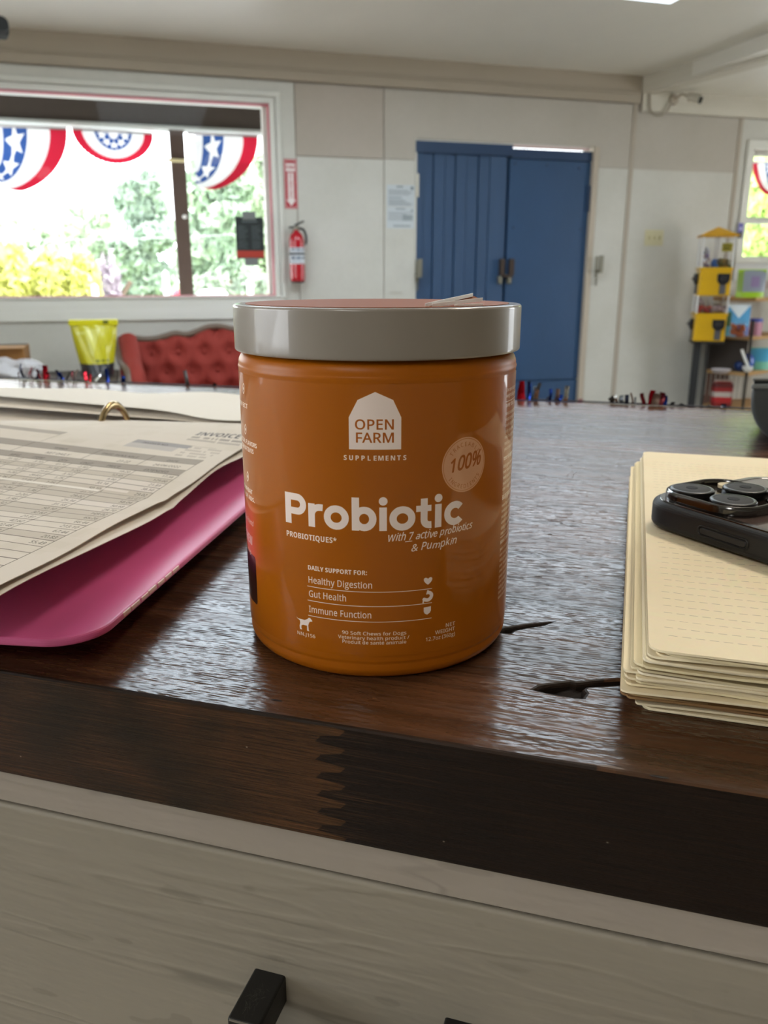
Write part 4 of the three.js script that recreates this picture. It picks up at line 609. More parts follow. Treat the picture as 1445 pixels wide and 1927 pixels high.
{
  const t = thing('foil_garland', 'red, blue and silver foil fringe taped along the far counter edge', 'garland', new V3(0, COUNTER_Y, 0), AC);
  obj('cord', bar([-0.95, 0.0012, -0.8325], [0.3, 0.0012, -0.8325], 0.0009, 6), std('#3a3a44', 0.6), t);
  const mk = { r: phys('#c3142c', 0.25, { metalness: 0.75 }), d: phys('#5e1018', 0.3, { metalness: 0.6 }), b: phys('#1c3f9e', 0.25, { metalness: 0.75 }), n: phys('#141a33', 0.35, { metalness: 0.4 }), s: phys('#d8dde0', 0.15, { metalness: 1 }), k: std('#1a1713', 0.6), t: phys('#6f5a50', 0.4, { metalness: 0.5 }), g: phys('#6a7076', 0.3, { metalness: 0.7 }) };
  // u along the edge, height, width, lean, colour
  const strips = [[-0.757, 0.013, 0.005, 0.2, 'n'], [-0.717, 0.008, 0.002, 0.5, 't'], [-0.711, 0.018, 0.004, 0.1, 'n'], [-0.706, 0.013, 0.004, -0.2, 'n'], [-0.700, 0.013, 0.003, 0.35, 'd'], [-0.694, 0.014, 0.004, -0.2, 'd'], [-0.689, 0.01, 0.003, 0.3, 'n'], [-0.683, 0.013, 0.003, -0.5, 'd'], [-0.677, 0.017, 0.006, 0.05, 'r'], [-0.6725, 0.009, 0.004, -0.2, 'd'], [-0.659, 0.012, 0.006, 0.1, 'n'], [-0.654, 0.009, 0.005, -0.2, 'b'], [-0.648, 0.013, 0.0015, 0.6, 'k'], [-0.637, 0.012, 0.004, 0.05, 'd'], [-0.634, 0.014, 0.0025, 0.3, 't'], [-0.617, 0.011, 0.006, -0.45, 'r'], [-0.613, 0.009, 0.003, -0.1, 'r'], [-0.606, 0.012, 0.004, 0.6, 's'], [-0.591, 0.016, 0.004, 0.05, 'b'], [-0.569, 0.008, 0.005, 0.2, 'b'], [-0.484, 0.017, 0.004, -0.15, 'g'], [-0.45, 0.004, 0.004, 0.3, 'k'],
    [-0.106, 0.018, 0.005, 0.1, 'r'], [-0.102, 0.019, 0.005, -0.1, 'r'], [-0.097, 0.017, 0.004, 0.1, 'b'], [-0.0945, 0.019, 0.003, -0.1, 'n'], [-0.091, 0.018, 0.004, 0.25, 'g'], [-0.0885, 0.014, 0.006, -0.1, 's'], [-0.079, 0.006, 0.002, 1.0, 'n'], [-0.0755, 0.012, 0.003, 0.05, 'b'], [-0.069, 0.012, 0.004, 0.15, 't'], [-0.0655, 0.006, 0.004, 0.3, 'b'], [-0.061, 0.015, 0.005, 0.2, 's'],
    [-0.0125, 0.006, 0.006, -0.7, 'k'], [-0.009, 0.009, 0.003, -0.3, 's'], [-0.0045, 0.008, 0.005, -0.2, 'g'], [-0.0005, 0.009, 0.004, -0.05, 'n'], [0.004, 0.011, 0.002, -0.1, 't'], [0.0065, 0.007, 0.002, 0.1, 'g'], [0.0145, 0.011, 0.0045, -0.12, 'd'], [0.0205, 0.014, 0.006, 0.2, 'r'], [0.0255, 0.011, 0.007, 0.15, 't'], [0.0305, 0.0125, 0.0055, 0.15, 'd'], [0.0345, 0.010, 0.004, 0.1, 'b'], [0.0415, 0.004, 0.004, 0.1, 'k'], [0.0495, 0.0025, 0.004, 0.4, 'k'], [0.088, 0.004, 0.005, 0, 'n'], [0.075, 0.002, 0.004, 0.3, 'k']];
  for (const [u, h, w, lean, m] of strips) obj('foil_strip', (() => { const g = new THREE.PlaneGeometry(w, h, 2, 6).translate(0, h / 2, 0), p = g.attributes.position; for (let i = 0; i < p.count; i++) { const y = p.getY(i) / h; p.setZ(i, 0.0016 * Math.sin(y * 4 + u * 90) + (Math.abs(p.getX(i)) > 1e-5 ? 0.0006 : -0.0004)); } g.computeVertexNormals(); return g.rotateY(rr(-0.6, 0.6)).rotateZ(-lean).translate(u, 0.0006 + w / 2 * Math.abs(Math.sin(lean)), -0.831); })(), mk[m], t);
  for (const m of Object.values(mk)) m.side = THREE.DoubleSide;
}
// ---------------------------------------------------------------- things on and along the back wall
{
  const c = P(554, 520), base = P(555, 528).h, t = thing('fire_extinguisher', 'red fire extinguisher with white labels hanging right of the big window', 'extinguisher', room(-1.552, base - 0.01, 0.075), AW);
  const shell = phys('#b80d22', 0.25, { clearcoat: 0.8 });
  obj('cylinder', lathe([[0, 0.004], [0.034, 0], [0.045, 0.004], [0.049, 0.014], [0.0505, 0.03], [0.0505, 0.262], [0.047, 0.283], [0.038, 0.303], [0.026, 0.317], [0.018, 0.322], [0.018, 0.334], [0, 0.334]], 48), shell, t);
  obj('base_ring', lathe([[0.036, -0.004], [0.047, -0.004], [0.048, 0.006], [0.036, 0.006]], 40), std('#4c3a34', 0.6), t);
  const lab = canvas(512, 256, (x) => { x.fillStyle = '#d6dade'; x.fillRect(0, 0, 512, 256); x.fillStyle = '#9aa3b0'; for (let i = 0; i < 12; i++) x.fillRect(120 + rr(0, 20), 20 + i * 19, rr(150, 250), 8); x.fillStyle = '#5b6a80'; x.fillRect(150, 60, 60, 60); x.fillRect(230, 60, 60, 60); x.fillRect(310, 60, 60, 60); });
  const wrap = (y0, y1) => new THREE.CylinderGeometry(0.0508, 0.0508, y1 - y0, 48, 1, true, -2.4, 4.8).translate(0, (y0 + y1) / 2, 0);
  const lm = std('#ffffff', 0.45, { map: lab, side: THREE.DoubleSide });
  obj('label', wrap(0.118, 0.176), lm, t); obj('label', wrap(0.186, 0.222), lm, t);
  obj('strap', lathe([[0.0505, 0.176], [0.0525, 0.176], [0.0525, 0.187], [0.0505, 0.187]], 48), M.black, t);
  obj('valve', [box(-0.016, 0.016, 0.33, 0.356, -0.014, 0.014, 0.004), new THREE.CylinderGeometry(0.013, 0.013, 0.012, 18).rotateX(Math.PI / 2).translate(0, 0.343, 0.018)], M.steel, t);
  obj('handle', [bar([-0.05, 0.347, 0], [0.012, 0.352, 0], 0.006), bar([-0.012, 0.36, 0], [0.052, 0.388, 0], 0.006)], M.black, t);
  obj('hose', tube([[0.014, 0.344, 0.008], [0.042, 0.335, 0.02], [0.058, 0.3, 0.026], [0.06, 0.265, 0.026], [0.057, 0.24, 0.024]], 0.0075, 24), M.black, t);
  obj('wall_hook', box(-0.012, 0.012, 0.29, 0.35, -0.074, -0.012, 0.002), M.galv, t);
}
{
  const map = canvas(256, 900, (c, w, h) => {
    c.fillStyle = '#b01c2c'; c.fillRect(0, 0, w, h); c.strokeStyle = '#ecdcd8'; c.lineWidth = 9; c.strokeRect(18, 18, w - 36, h - 36);
    c.fillStyle = '#eadfdb'; c.fillRect(36, 70, w - 72, 150); c.fillStyle = '#b01c2c'; c.font = 'bold 82px sans-serif'; c.textAlign = 'center'; c.fillText('FIRE', w / 2, 172);
    c.fillStyle = '#eadfdb'; c.beginPath(); c.moveTo(68, 240); c.lineTo(w - 68, 240); c.lineTo(w - 68, 740); c.lineTo(w - 30, 740); c.lineTo(w / 2, 860); c.lineTo(30, 740); c.lineTo(68, 740); c.fill();
    c.fillStyle = '#b01c2c'; c.font = 'bold 62px sans-serif'; [...'EXTINGUISHER'].forEach((ch, i) => c.fillText(ch, w / 2, 290 + i * 38)); });
  const t = thing('fire_sign', 'narrow red and white arrow sign above the fire extinguisher', 'sign', room(-1.566, 1.7485, 0.002), AW);
  obj('sign_board', box(-0.043, 0.043, -0.152, 0.152, -0.002, 0.001), M.red, t); obj('sign_print', new THREE.PlaneGeometry(0.084, 0.3).translate(0, 0, 0.0016), std('#ffffff', 0.5, { map }), t);
}
function notice(s, h, w, hh, label, draw, dz = 0.001) {
  const t = thing('wall_notice', label, 'notice', room(s, h, dz), AW);
  obj('paper', box(-w / 2, w / 2, -hh / 2, hh / 2, -0.0006, 0.0004), std('#c9d0d2', 0.7), t);
  obj('print', new THREE.PlaneGeometry(w, hh).translate(0, 0, 0.0009), std('#ffffff', 0.7, { map: canvas(384, 256, (c) => { c.fillStyle = '#c6cdd0'; c.fillRect(0, 0, 384, 256); draw(c); }) }), t);
}
const lines = (c, n, y0, dy) => { c.fillStyle = 'rgba(110,118,124,0.7)'; for (let i = 0; i < n; i++) c.fillRect(24, y0 + i * dy, rr(190, 330), 7); };
notice(-0.803, 1.695, 0.206, 0.14, 'upper of the two pale printed notices left of the blue door', (c) => { c.fillStyle = '#7d868c'; c.fillRect(130, 14, 90, 16); c.beginPath(); c.arc(340, 36, 22, 0, 7); c.fill(); lines(c, 4, 60, 17); c.fillStyle = '#a4adb2'; c.fillRect(24, 140, 180, 22); lines(c, 5, 176, 15); });
notice(-0.803, 1.552, 0.206, 0.138, 'lower of the two pale printed notices left of the blue door', (c) => { c.fillStyle = '#8a9398'; c.fillRect(120, 12, 130, 14); c.beginPath(); c.moveTo(320, 50); c.lineTo(340, 16); c.lineTo(360, 50); c.fill(); lines(c, 5, 62, 22); c.fillStyle = 'rgba(130,138,144,0.6)'; c.fillRect(214, 90, 140, 70); c.fillRect(90, 215, 230, 22); });
{
  const a = P(745, 551), o = obj('label_holder', box(-0.045, 0.045, -0.006, 0.006, 0, 0.004, 0.001), std('#bdb8ab', 0.5)); o.position.copy(room(a.s, a.h, 0)); o.rotation.y = AW; tag(o, 'small beige strip on the wall below the printed notices', 'label');
}
function bracket(px, py, flip, label) {
  const a = P(px, py), t = thing('bar_bracket', label, 'bracket', room(a.s, a.h, 0), AW);
  obj('back_plate', box(-0.012, 0.012, -0.075, 0.075, 0, 0.006, 0.001), M.galv, t);
  obj('hook_arm', [box(-0.016, 0.016, -0.045, -0.02, 0.004, 0.07, 0.003), box(-0.016, 0.016, -0.03, 0.08, 0.06, 0.075, 0.003)], M.galv, t);
  obj('chain', [0, 1, 2, 3].map((i) => new THREE.TorusGeometry(0.009, 0.0022, 6, 14).rotateY(i % 2 ? Math.PI / 2 : 0).translate(0, -0.085 - i * 0.014, 0.012)), M.galv, t);
}
bracket(784, 510, 1, 'grey metal bar bracket on the wall at the left edge of the blue door');
bracket(1122, 502, 1, 'grey metal bar bracket on the wall right of the blue door');
{
  const t = thing('switch_plate', 'beige three switch wall plate left of the yellow vending machine', 'switch', room(1.222, 1.445, 0), AW);
  obj('plate', box(-0.081, 0.081, -0.057, 0.057, 0, 0.006, 0.003), std('#cfc8a2', 0.45), t);
  for (const x of [-0.046, 0, 0.046]) { obj('switch_lever', box(x - 0.005, x + 0.005, -0.012, 0.012, 0.005, 0.017, 0.002).rotateX(0.0), std('#b9b184', 0.45), t); }
}
function securityCamera(pos, turn, label, cable) {
  const t = thing('security_camera', label, 'camera', pos, turn);
  obj('mount', [new THREE.CylinderGeometry(0.034, 0.038, 0.014, 24).rotateX(Math.PI / 2).translate(0, 0, 0.007), bar([0, 0, 0.01], [0.02, 0.028, 0.07], 0.008), bar([0.02, 0.028, 0.07], [0.06, 0.0, 0.10], 0.008)], paint('#b9ae9d'), t);
  const g = [new THREE.CylinderGeometry(0.03, 0.03, 0.085, 24).rotateX(Math.PI / 2), box(-0.034, 0.034, 0.022, 0.034, -0.05, 0.06, 0.004)];
  const b = obj('camera_body', g, paint('#cfc9bb'), t); b.position.set(0.078, -0.012, 0.14); b.rotation.set(0.35, 0.55, 0);
  const l = obj('camera_lens', lathe([[0, 0.004], [0.02, 0.004], [0.028, 0.008], [0.029, 0], [0, 0]], 24).rotateX(Math.PI / 2), M.blackGloss, b); l.position.z = 0.042;
  if (cable) obj('cable', tube(cable, 0.007, 40, 6), paint('#b3a999'), t);
}
securityCamera(room(1.27, 2.40, 0.024), AW, 'small security camera with looped cable high in the corner', [[-0.02, -0.005, 0.01], [-0.06, -0.08, 0.02], [-0.13, -0.115, 0.02], [-0.19, -0.085, 0.012], [-0.205, 0.0, 0.008], [-0.205, 0.045, 0.006]]);
{
  const p = P(-14, 50, 1.2), t = thing('security_camera', 'dark camera housing at the upper left edge below the ceiling', 'camera', room(p.s, p.h, 1.2), AW + 0.2);
  obj('mount', bar([0, 0.02, 0], [0, CEIL - p.h, 0], 0.012), M.black, t);
  obj('camera_body', [box(-0.06, 0.065, -0.04, 0.03, -0.06, 0.06, 0.018), new THREE.CylinderGeometry(0.03, 0.036, 0.05, 20).rotateX(Math.PI / 2).translate(0.03, -0.005, 0.07)], std('#121310', 0.85), t);
}
{ // dark poster taped to the inside of the big window
  const a = P(442, 408, -0.07), b = P(498, 487, -0.07), w = b.s - a.s, h = a.h - b.h, t = thing('poster', 'dark poster with a red foot taped inside the big window', 'poster', room((a.s + b.s) / 2, (a.h + b.h) / 2, -0.071), AW);
  const map = canvas(512, 720, (c, W2, H2) => { c.fillStyle = '#1c2625'; c.fillRect(0, 0, W2, H2); c.fillStyle = '#b83a28'; c.fillRect(0, 580, W2, 120); c.fillStyle = 'rgba(140,150,150,0.5)'; c.fillRect(120, 60, 280, 30); for (const x of [40, 290]) for (let i = 0; i < 18; i++) c.fillRect(x, 150 + i * 22 + (i > 10 ? 14 : 0), rr(110, 190), 9); });
  obj('print', box(-w / 2, w / 2, -h / 2, h / 2, -0.001, 0.001), std('#1c2625', 0.6), t); obj('print_face', new THREE.PlaneGeometry(w, h).translate(0, 0, 0.0015), std('#ffffff', 0.55, { map }), t);
  const tape = std('#7d8280', 0.6); obj('tape', box(-0.045, 0.045, h / 2 - 0.015, h / 2 + 0.035, 0.0015, 0.0025), tape, t); obj('tape', box(-0.042, 0.05, -h / 2 - 0.045, -h / 2 + 0.004, 0.0015, 0.0025), tape, t);
}
{
  const a = P(1393, 434, 0.022), t = thing('window_sticker', 'small purple and black sticker on the frame of the right window', 'sticker', room(a.s, a.h, 0.0215), AW);
  obj('sticker_top', box(-0.024, 0.024, -0.01, 0.055, 0, 0.0015), std('#5a55a8', 0.5), t); obj('sticker_foot', box(-0.024, 0.024, -0.055, -0.01, 0, 0.0015), std('#3c3436', 0.5), t); obj('sticker_mark', box(-0.012, 0.014, 0.004, 0.026, 0.0014, 0.0022), std('#b9b6dc', 0.5), t);
}
// ---------------------------------------------------------------- red sofa under the window
{
  const off = 0.5, L = P(226, 700, off).s, R0 = -1.02, base = 0, t = thing('sofa', 'red tufted sofa with carved wooden crest below the big window', 'sofa', room(0, 0, 0.12), AW);
  const H = (px, py) => P(px, py, off).h, crestPts = [[222, 642], [232, 638], [246, 637], [270, 640], [292, 639], [312, 634], [325, 630], [335, 629], [346, 631], [358, 630], [374, 624], [392, 617], [410, 615], [425, 617], [445, 622], [470, 630]].map(([x, y]) => [P(x, y, off).s, H(x, y)]);
  const cr = crestPts.map((p) => new THREE.Vector2(...p)); const last = cr[cr.length - 1]; cr.push(new THREE.Vector2(-1.3, last.y - 0.04), new THREE.Vector2(R0, last.y - 0.06));
  const curve = new THREE.SplineCurve(cr), pts = curve.getPoints(120), topAt = (s) => { let k = 0; while (k < pts.length - 2 && pts[k + 1].x < s) k++; const a = pts[k], b = pts[k + 1]; return mix(a.y, b.y, clamp((s - a.x) / (b.x - a.x || 1))); };
  const velvet = new THREE.MeshPhysicalMaterial({ color: '#8e3026', roughness: 0.85, sheen: 0.6, sheenColor: new THREE.Color('#c4604f'), sheenRoughness: 0.5 }), wood = std('#6b5a4c', 0.5);
  // buttoned back
  const buttons = []; for (let r = 0; r < 4; r++) for (let k = 0; k < 14; k++) buttons.push([L + 0.12 + (k + (r % 2) * 0.5) * 0.155, 0.83 - r * 0.115]);
  const at = (a, b) => { const s = mix(L, R0, a), y = mix(0.42, topAt(s) - 0.012, b); let d = 0; for (const [bs, bh] of buttons) { const dx = (s - bs) / 0.05, dy = (y - bh) / 0.05; d += Math.exp(-dx * dx - dy * dy); const rib = Math.exp(-(((s - bs) / 0.014) ** 2)) * smooth(0.16, 0, Math.abs(y - bh - 0.07)) * 0.25; d += rib; } const roll = 0.03 * smooth(0.06, 0, s - L); return [s, y, 0.34 + 0.035 * Math.sin(Math.PI * b * 0.9 + 0.2) - 0.045 * Math.min(1, d) + roll]; };
  const front = [], nu = 120, nv = 44, uvs = [], idx = [];
  for (let j = 0; j <= nv; j++) for (let i = 0; i <= nu; i++) { front.push(...at(i / nu, j / nv)); uvs.push(i / nu, j / nv); }
  for (let j = 0; j < nv; j++) for (let i = 0; i < nu; i++) { const a = j * (nu + 1) + i, b = a + nu + 1; idx.push(a, a + 1, b, a + 1, b + 1, b); }
  const g = new THREE.BufferGeometry(); g.setAttribute('position', new THREE.Float32BufferAttribute(front, 3)); g.setAttribute('uv', new THREE.Float32BufferAttribute(uvs, 2)); g.setIndex(idx); g.computeVertexNormals();
  const bs = new THREE.Shape(); bs.moveTo(L, 0.2); pts.filter((_, i) => i % 3 === 0).forEach((p) => bs.lineTo(p.x, p.y - 0.015)); bs.lineTo(R0, 0.2); bs.closePath();
  const backrest = obj('backrest', g, velvet, t);
  obj('back_board', extrude(bs, 0.1, 0.01).translate(0, 0, 0.19), velvet, t);
  for (const [s, y] of buttons) if (y < topAt(s) - 0.05 && s < R0 - 0.05) obj('button', new THREE.SphereGeometry(0.011, 10, 8).scale(1, 1, 0.6).translate(s, y, 0.335), velvet, backrest);
  obj('crest_rail', new THREE.TubeGeometry(new THREE.CatmullRomCurve3(pts.filter((_, i) => i % 3 === 0).map((p) => new V3(p.x, p.y, 0.31))), 140, 0.019, 8), wood, t);
  obj('arm_front', tube([[L + 0.005, topAt(L) - 0.02, 0.32], [L - 0.005, 0.78, 0.4], [L + 0.02, 0.68, 0.56], [L + 0.05, 0.64, 0.7], [L + 0.05, 0.55, 0.76], [L + 0.06, 0.36, 0.78]], 0.024, 40), wood, t);
  obj('arm_pad', tube([[L + 0.06, 0.8, 0.4], [L + 0.075, 0.68, 0.56], [L + 0.09, 0.6, 0.7], [L + 0.09, 0.45, 0.74]], 0.055, 30, 14), velvet, t);
  obj('arm_front', tube([[R0 - 0.005, topAt(R0) - 0.02, 0.32], [R0 + 0.005, 0.76, 0.4], [R0 - 0.02, 0.66, 0.56], [R0 - 0.05, 0.62, 0.7], [R0 - 0.05, 0.53, 0.76], [R0 - 0.06, 0.36, 0.78]], 0.024, 40), wood, t);
  obj('arm_pad', tube([[R0 - 0.06, 0.78, 0.4], [R0 - 0.075, 0.66, 0.56], [R0 - 0.09, 0.58, 0.7], [R0 - 0.09, 0.43, 0.74]], 0.055, 30, 14), velvet, t);
  obj('seat', box(L + 0.04, R0, 0.27, 0.44, 0.2, 0.82, 0.05), velvet, t);
  obj('seat_rail', box(L + 0.03, R0, 0.2, 0.28, 0.18, 0.83, 0.015), wood, t);
  for (const [x, z] of [[L + 0.08, 0.78], [R0 - 0.08, 0.78], [L + 0.08, 0.24], [R0 - 0.08, 0.24]]) obj('leg', lathe([[0.018, 0], [0.03, 0.05], [0.022, 0.12], [0.034, 0.21]], 16).translate(x, 0, z), wood, t);
}
// low dark bench with the bag, box and plastic sack on it
const BENCH = P(180, 706, 0.72).h;
{
  const off = 0.72, a = P(-60, 700, off).s, b = P(222, 700, off).s, t = thing('bench', 'low dark bench under the big window, mostly hidden by the counter', 'bench', room((a + b) / 2, 0, off), AW), w = (b - a) / 2;
  obj('bench_top', box(-w, w, BENCH - 0.04, BENCH, -0.28, 0.28, 0.006), std('#3b2f27', 0.5), t);
  for (const [x, z] of [[-w + 0.05, 0.23], [w - 0.05, 0.23], [-w + 0.05, -0.23], [w - 0.05, -0.23]]) obj('leg', box(x - 0.025, x + 0.025, 0, BENCH - 0.04, z - 0.025, z + 0.025, 0.004), std('#2d241e', 0.6), t);
}
{ // yellow food bag: wide folded top, black foot
  const off = 0.72, px = (x, y) => P(x, y, off), c = px(183, 705), t = thing('pet_food_bag', 'tall yellow bag with black foot standing left of the red sofa', 'bag', room(px(183, 650).s, BENCH, off), AW);
  const s0 = px(183, 650).s, top = px(180, 601).h - BENCH, N = 14;
  const rows = [[705, 153, 214], [690, 152, 215], [676, 148, 216], [655, 142, 217], [635, 137, 219], [618, 133, 220], [609, 131, 221]].map(([y, a, b]) => ({ y: Math.max(0, px(180, y).h - BENCH), a: px(a, y).s - s0, b: px(b, y).s - s0 }));
  rows[0].y = 0;
  const bagMap = canvas(512, 512, (x) => { x.fillStyle = '#c4bd12'; x.fillRect(0, 0, 512, 512); x.fillStyle = '#2f3238'; const by = 512 * (1 - (px(180, 683).h - BENCH) / top); x.fillRect(0, by, 512, 512 - by); x.fillStyle = 'rgba(226,226,160,0.55)'; x.beginPath(); x.moveTo(150, 90); x.lineTo(330, 80); x.lineTo(230, 330); x.lineTo(180, 300); x.fill(); x.fillStyle = 'rgba(236,240,190,0.5)'; x.fillRect(60, 110, 90, 20); x.fillStyle = '#6f7410'; x.fillRect(250, 20, 70, 26); for (const [q, w] of [[250, 60], [330, 50], [400, 40]]) x.fillRect(q, by - 40, w, 22); });
  const mk = (f) => { const pos = [], uv = [], idx = []; rows.forEach((r, j) => { for (let i = 0; i <= N; i++) { const u = i / N, depth = mix(0.1, 0.012, (j / (rows.length - 1)) ** 1.2), puff = Math.max(0, Math.sin(Math.PI * u)) ** 0.6; pos.push(mix(r.a, r.b, u), r.y, f * depth * puff + 0.006 * Math.sin(u * 21 + j * 1.7) * puff * f); uv.push(u, r.y / top); } }); for (let j = 0; j < rows.length - 1; j++) for (let i = 0; i < N; i++) { const a = j * (N + 1) + i, b = a + N + 1; idx.push(...(f > 0 ? [a, a + 1, b, a + 1, b + 1, b] : [a, b, a + 1, a + 1, b, b + 1])); } const g = new THREE.BufferGeometry(); g.setAttribute('position', new THREE.Float32BufferAttribute(pos, 3)); g.setAttribute('uv', new THREE.Float32BufferAttribute(uv, 2)); g.setIndex(idx); g.computeVertexNormals(); return g; };
  obj('bag_body', [mk(1), mk(-1)], phys('#ffffff', 0.35, { map: bagMap, clearcoat: 0.4 }), t);
  const r = rows[rows.length - 1]; obj('bag_fold', box(r.a - 0.006, r.b + 0.004, r.y - 0.012, top, -0.015, 0.02, 0.008), phys('#d2c90f', 0.35), t); obj('fold_mark', box(r.b * 0.35, r.b * 0.6, r.y, r.y + 0.018, 0.02, 0.022), std('#5c6010', 0.5), t);
}
{
  const off = 0.72, a = P(-50, 660, off), b = P(47, 660, off), y0 = P(20, 694, off).h, y1 = P(20, 653, off).h;
  // stacked carton base hidden behind the counter carries the sack and the wooden crate
  const low = thing('carton', 'brown cardboard carton on the bench at the left edge', 'carton', room((a.s + b.s) / 2, BENCH, off - 0.08), AW), w = (b.s - a.s) / 2;
  obj('carton_box', box(-w, w, 0, y1 - BENCH, -0.13, 0.13, 0.004), std('#9a6a34', 0.75, { map: rep(wallTone, 2, 2) }), low);
  obj('carton_flap', box(-w, w, y1 - BENCH - 0.004, y1 - BENCH, -0.13, 0.17, 0.001), std('#a67a44', 0.75), low); obj('carton_tape', box(-w, w, y1 - BENCH - 0.001, y1 - BENCH + 0.001, -0.02, 0.03), std('#c49a5c', 0.5), low);
  const c = P(30, 712, off + 0.15), t = thing('plastic_sack', 'crumpled white plastic sack in front of the carton at the left edge', 'sack', room(c.s, BENCH, off + 0.16), AW);
  const g = new THREE.IcosahedronGeometry(1, 5), p = g.attributes.position, v = new V3();
  for (let i = 0; i < p.count; i++) { v.fromBufferAttribute(p, i); const n = 0.75 + 0.25 * Math.sin(v.x * 5 + v.y * 3) * Math.sin(v.z * 4 + 1) + 0.16 * Math.abs(Math.sin(v.x * 13 + v.z * 9)) ; p.setXYZ(i, v.x * n * 0.16, Math.max(0, 0.055 + v.y * n * 0.075), v.z * n * 0.09); }
  g.computeVertexNormals(); obj('sack_film', g, phys('#d6d4d6', 0.4, { transmission: 0.2, thickness: 0 }), t);
}
// ---------------------------------------------------------------- yellow toy vending machine
{
  const off = 0.27, A = rad(-13), m = P(1329, 640, off), foot = room(m.s, 0, off), t = thing('vending_machine', 'yellow two tier toy vending machine on a black pole by the right window', 'vending machine', foot, A);
  const k = (P(1376, 530, off).s - P(1314, 530, off).s) * 0.76, hy = (py) => P(1345, py, off).h, w = k / 2, tilt = 0.0;
  const yel = phys('#e2b205', 0.35, { clearcoat: 0.4 }), dark = std('#211c17', 0.5), clear = phys('#ffffff', 0.03, { transmission: 1, thickness: 0, ior: 1.15 });
  const tier = (y0, y1, ya, yb) => {
    obj('cash_box', box(-w, w, y0, y1, -w, w, 0.006), yel, t);
    obj('box_lip', box(-w - 0.006, w + 0.006, y1 - 0.012, y1 + 0.006, -w - 0.006, w + 0.006, 0.004), yel, t);
    // coin mechanism: shield shape with a dial, chute flap under it, on the front and on the left side
    for (const a of [0, -Math.PI / 2]) {
      const sh = new THREE.Shape(), cx = a ? 0 : w * 0.5, cy = mix(y0, y1, 0.62), r = k * 0.195; sh.moveTo(cx - r, cy + r * 0.85); sh.lineTo(cx + r, cy + r * 0.85); sh.lineTo(cx + r, cy); sh.absarc(cx, cy, r, 0, -Math.PI, true); sh.closePath();
      const f = obj('coin_mechanism', extrude(sh, 0.02, 0.003).translate(0, 0, w).rotateY(a), std('#1d1d20', 0.4), t);
      obj('coin_dial', [new THREE.CylinderGeometry(r * 0.5, r * 0.5, 0.012, 20).rotateX(Math.PI / 2).translate(cx, cy, w + 0.024), box(cx - r * 0.4, cx + r * 0.4, cy - 0.006, cy + 0.006, w + 0.024, w + 0.042, 0.003)].map((g) => g.rotateY(a)), std('#2e2e33', 0.35), f);
      obj('chute_flap', box(cx - r * 0.5, cx + r * 0.5, y0 + 0.012, cy - r * 0.95, w, w + 0.014, 0.003).rotateY(a), std('#5b5b60', 0.4), t);
    }
    const q = w * 0.97;
    for (const g of [box(-q, q, ya, yb, q - 0.003, q), box(-q, q, ya, yb, -q, -q + 0.003), box(-q, -q + 0.003, ya, yb, -q, q), box(q - 0.003, q, ya, yb, -q, q)]) obj('clear_panel', g, clear, t);
    obj('divider', box(-0.003, 0.003, ya, yb, -q + 0.004, q - 0.004), phys('#eeeef2', 0.2, { transmission: 0.85, thickness: 0 }), t);
    for (const [x, z] of [[-q, q], [q, q], [-q, -q], [q, -q]]) obj('corner_post', box(x - 0.006, x + 0.006, ya, yb, z - 0.006, z + 0.006, 0.002), phys('#e4e4e2', 0.2), t);
  };
  const Y = [hy(640), hy(590), hy(556), hy(505), hy(445), hy(428)];
  tier(Y[0], Y[1], Y[1] + 0.004, Y[2]); tier(Y[2], Y[3], Y[3] + 0.004, Y[4]);
  const roof = new THREE.CylinderGeometry(0.006, (w + 0.022) * Math.SQRT2, Y[5] - Y[4], 4, 1).rotateY(Math.PI / 4).translate(0, (Y[4] + Y[5]) / 2 + 0.004, 0); obj('roof', toCreasedNormals(roof, 0.3), phys('#eab008', 0.35), t);
  obj('roof_edge', box(-w - 0.02, w + 0.02, Y[4] - 0.004, Y[4] + 0.008, -w - 0.02, w + 0.02, 0.003), phys('#d9a006', 0.35), t);
  obj('price_card', box(w * 0.2, w * 0.85, hy(474), hy(459), w, w + 0.003), std('#9a8c10', 0.5), t); obj('price_print', [box(w * 0.28, w * 0.76, hy(464), hy(462), w + 0.002, w + 0.004), box(w * 0.28, w * 0.7, hy(470), hy(467), w + 0.002, w + 0.004)], std('#3c380c', 0.5), t);
  // capsules behind the panels
  const cap = (n, y, cols, x0, x1, z0, z1, hh) => { for (const col of cols) { const gs = []; for (let i = 0; i < n; i++) gs.push(new THREE.IcosahedronGeometry(0.014, 1).translate(rr(x0, x1), y + 0.012 + rr(0, hh), rr(z0, z1))); const o = obj('capsules', gs, phys(col, 0.3), t); o.userData.kind = 'stuff'; } };
  const q = w * 0.85; cap(18, Y[3], ['#4b5b2c', '#8a6a2a', '#5a4c1e'], 0.02, q, -q, q, 0.05); cap(16, Y[3], ['#2f5d99'], -q * 0.3, 0, 0.02, q, 0.05); cap(14, Y[3], ['#7a6a90', '#b9a8a4', '#c8ccd2'], -q, -q * 0.5, -q, q, 0.13); cap(22, Y[1], ['#8c2a2a', '#a34538'], -q, -0.01, -q, q, 0.04); cap(16, Y[1], ['#8a7676', '#a89090'], 0.01, q, -q, q, 0.04); cap(14, Y[1], ['#9a8a8c'], -q, -q * 0.5, -q, q, 0.1);
  obj('under_tray', box(-w - 0.004, w + 0.004, Y[0] - 0.018, Y[0], -w - 0.004, w + 0.004, 0.004), dark, t);
  obj('pole', box(-w * 0.78, -w * 0.32, 0.02, Y[0] - 0.015, -0.03, 0.03, 0.008), std('#26282b', 0.45), t);
  obj('pole_brace', box(w * 0.1, w * 0.22, 0.02, Y[0] - 0.015, -0.02, 0.02, 0.004), std('#2e2b29', 0.5), t);
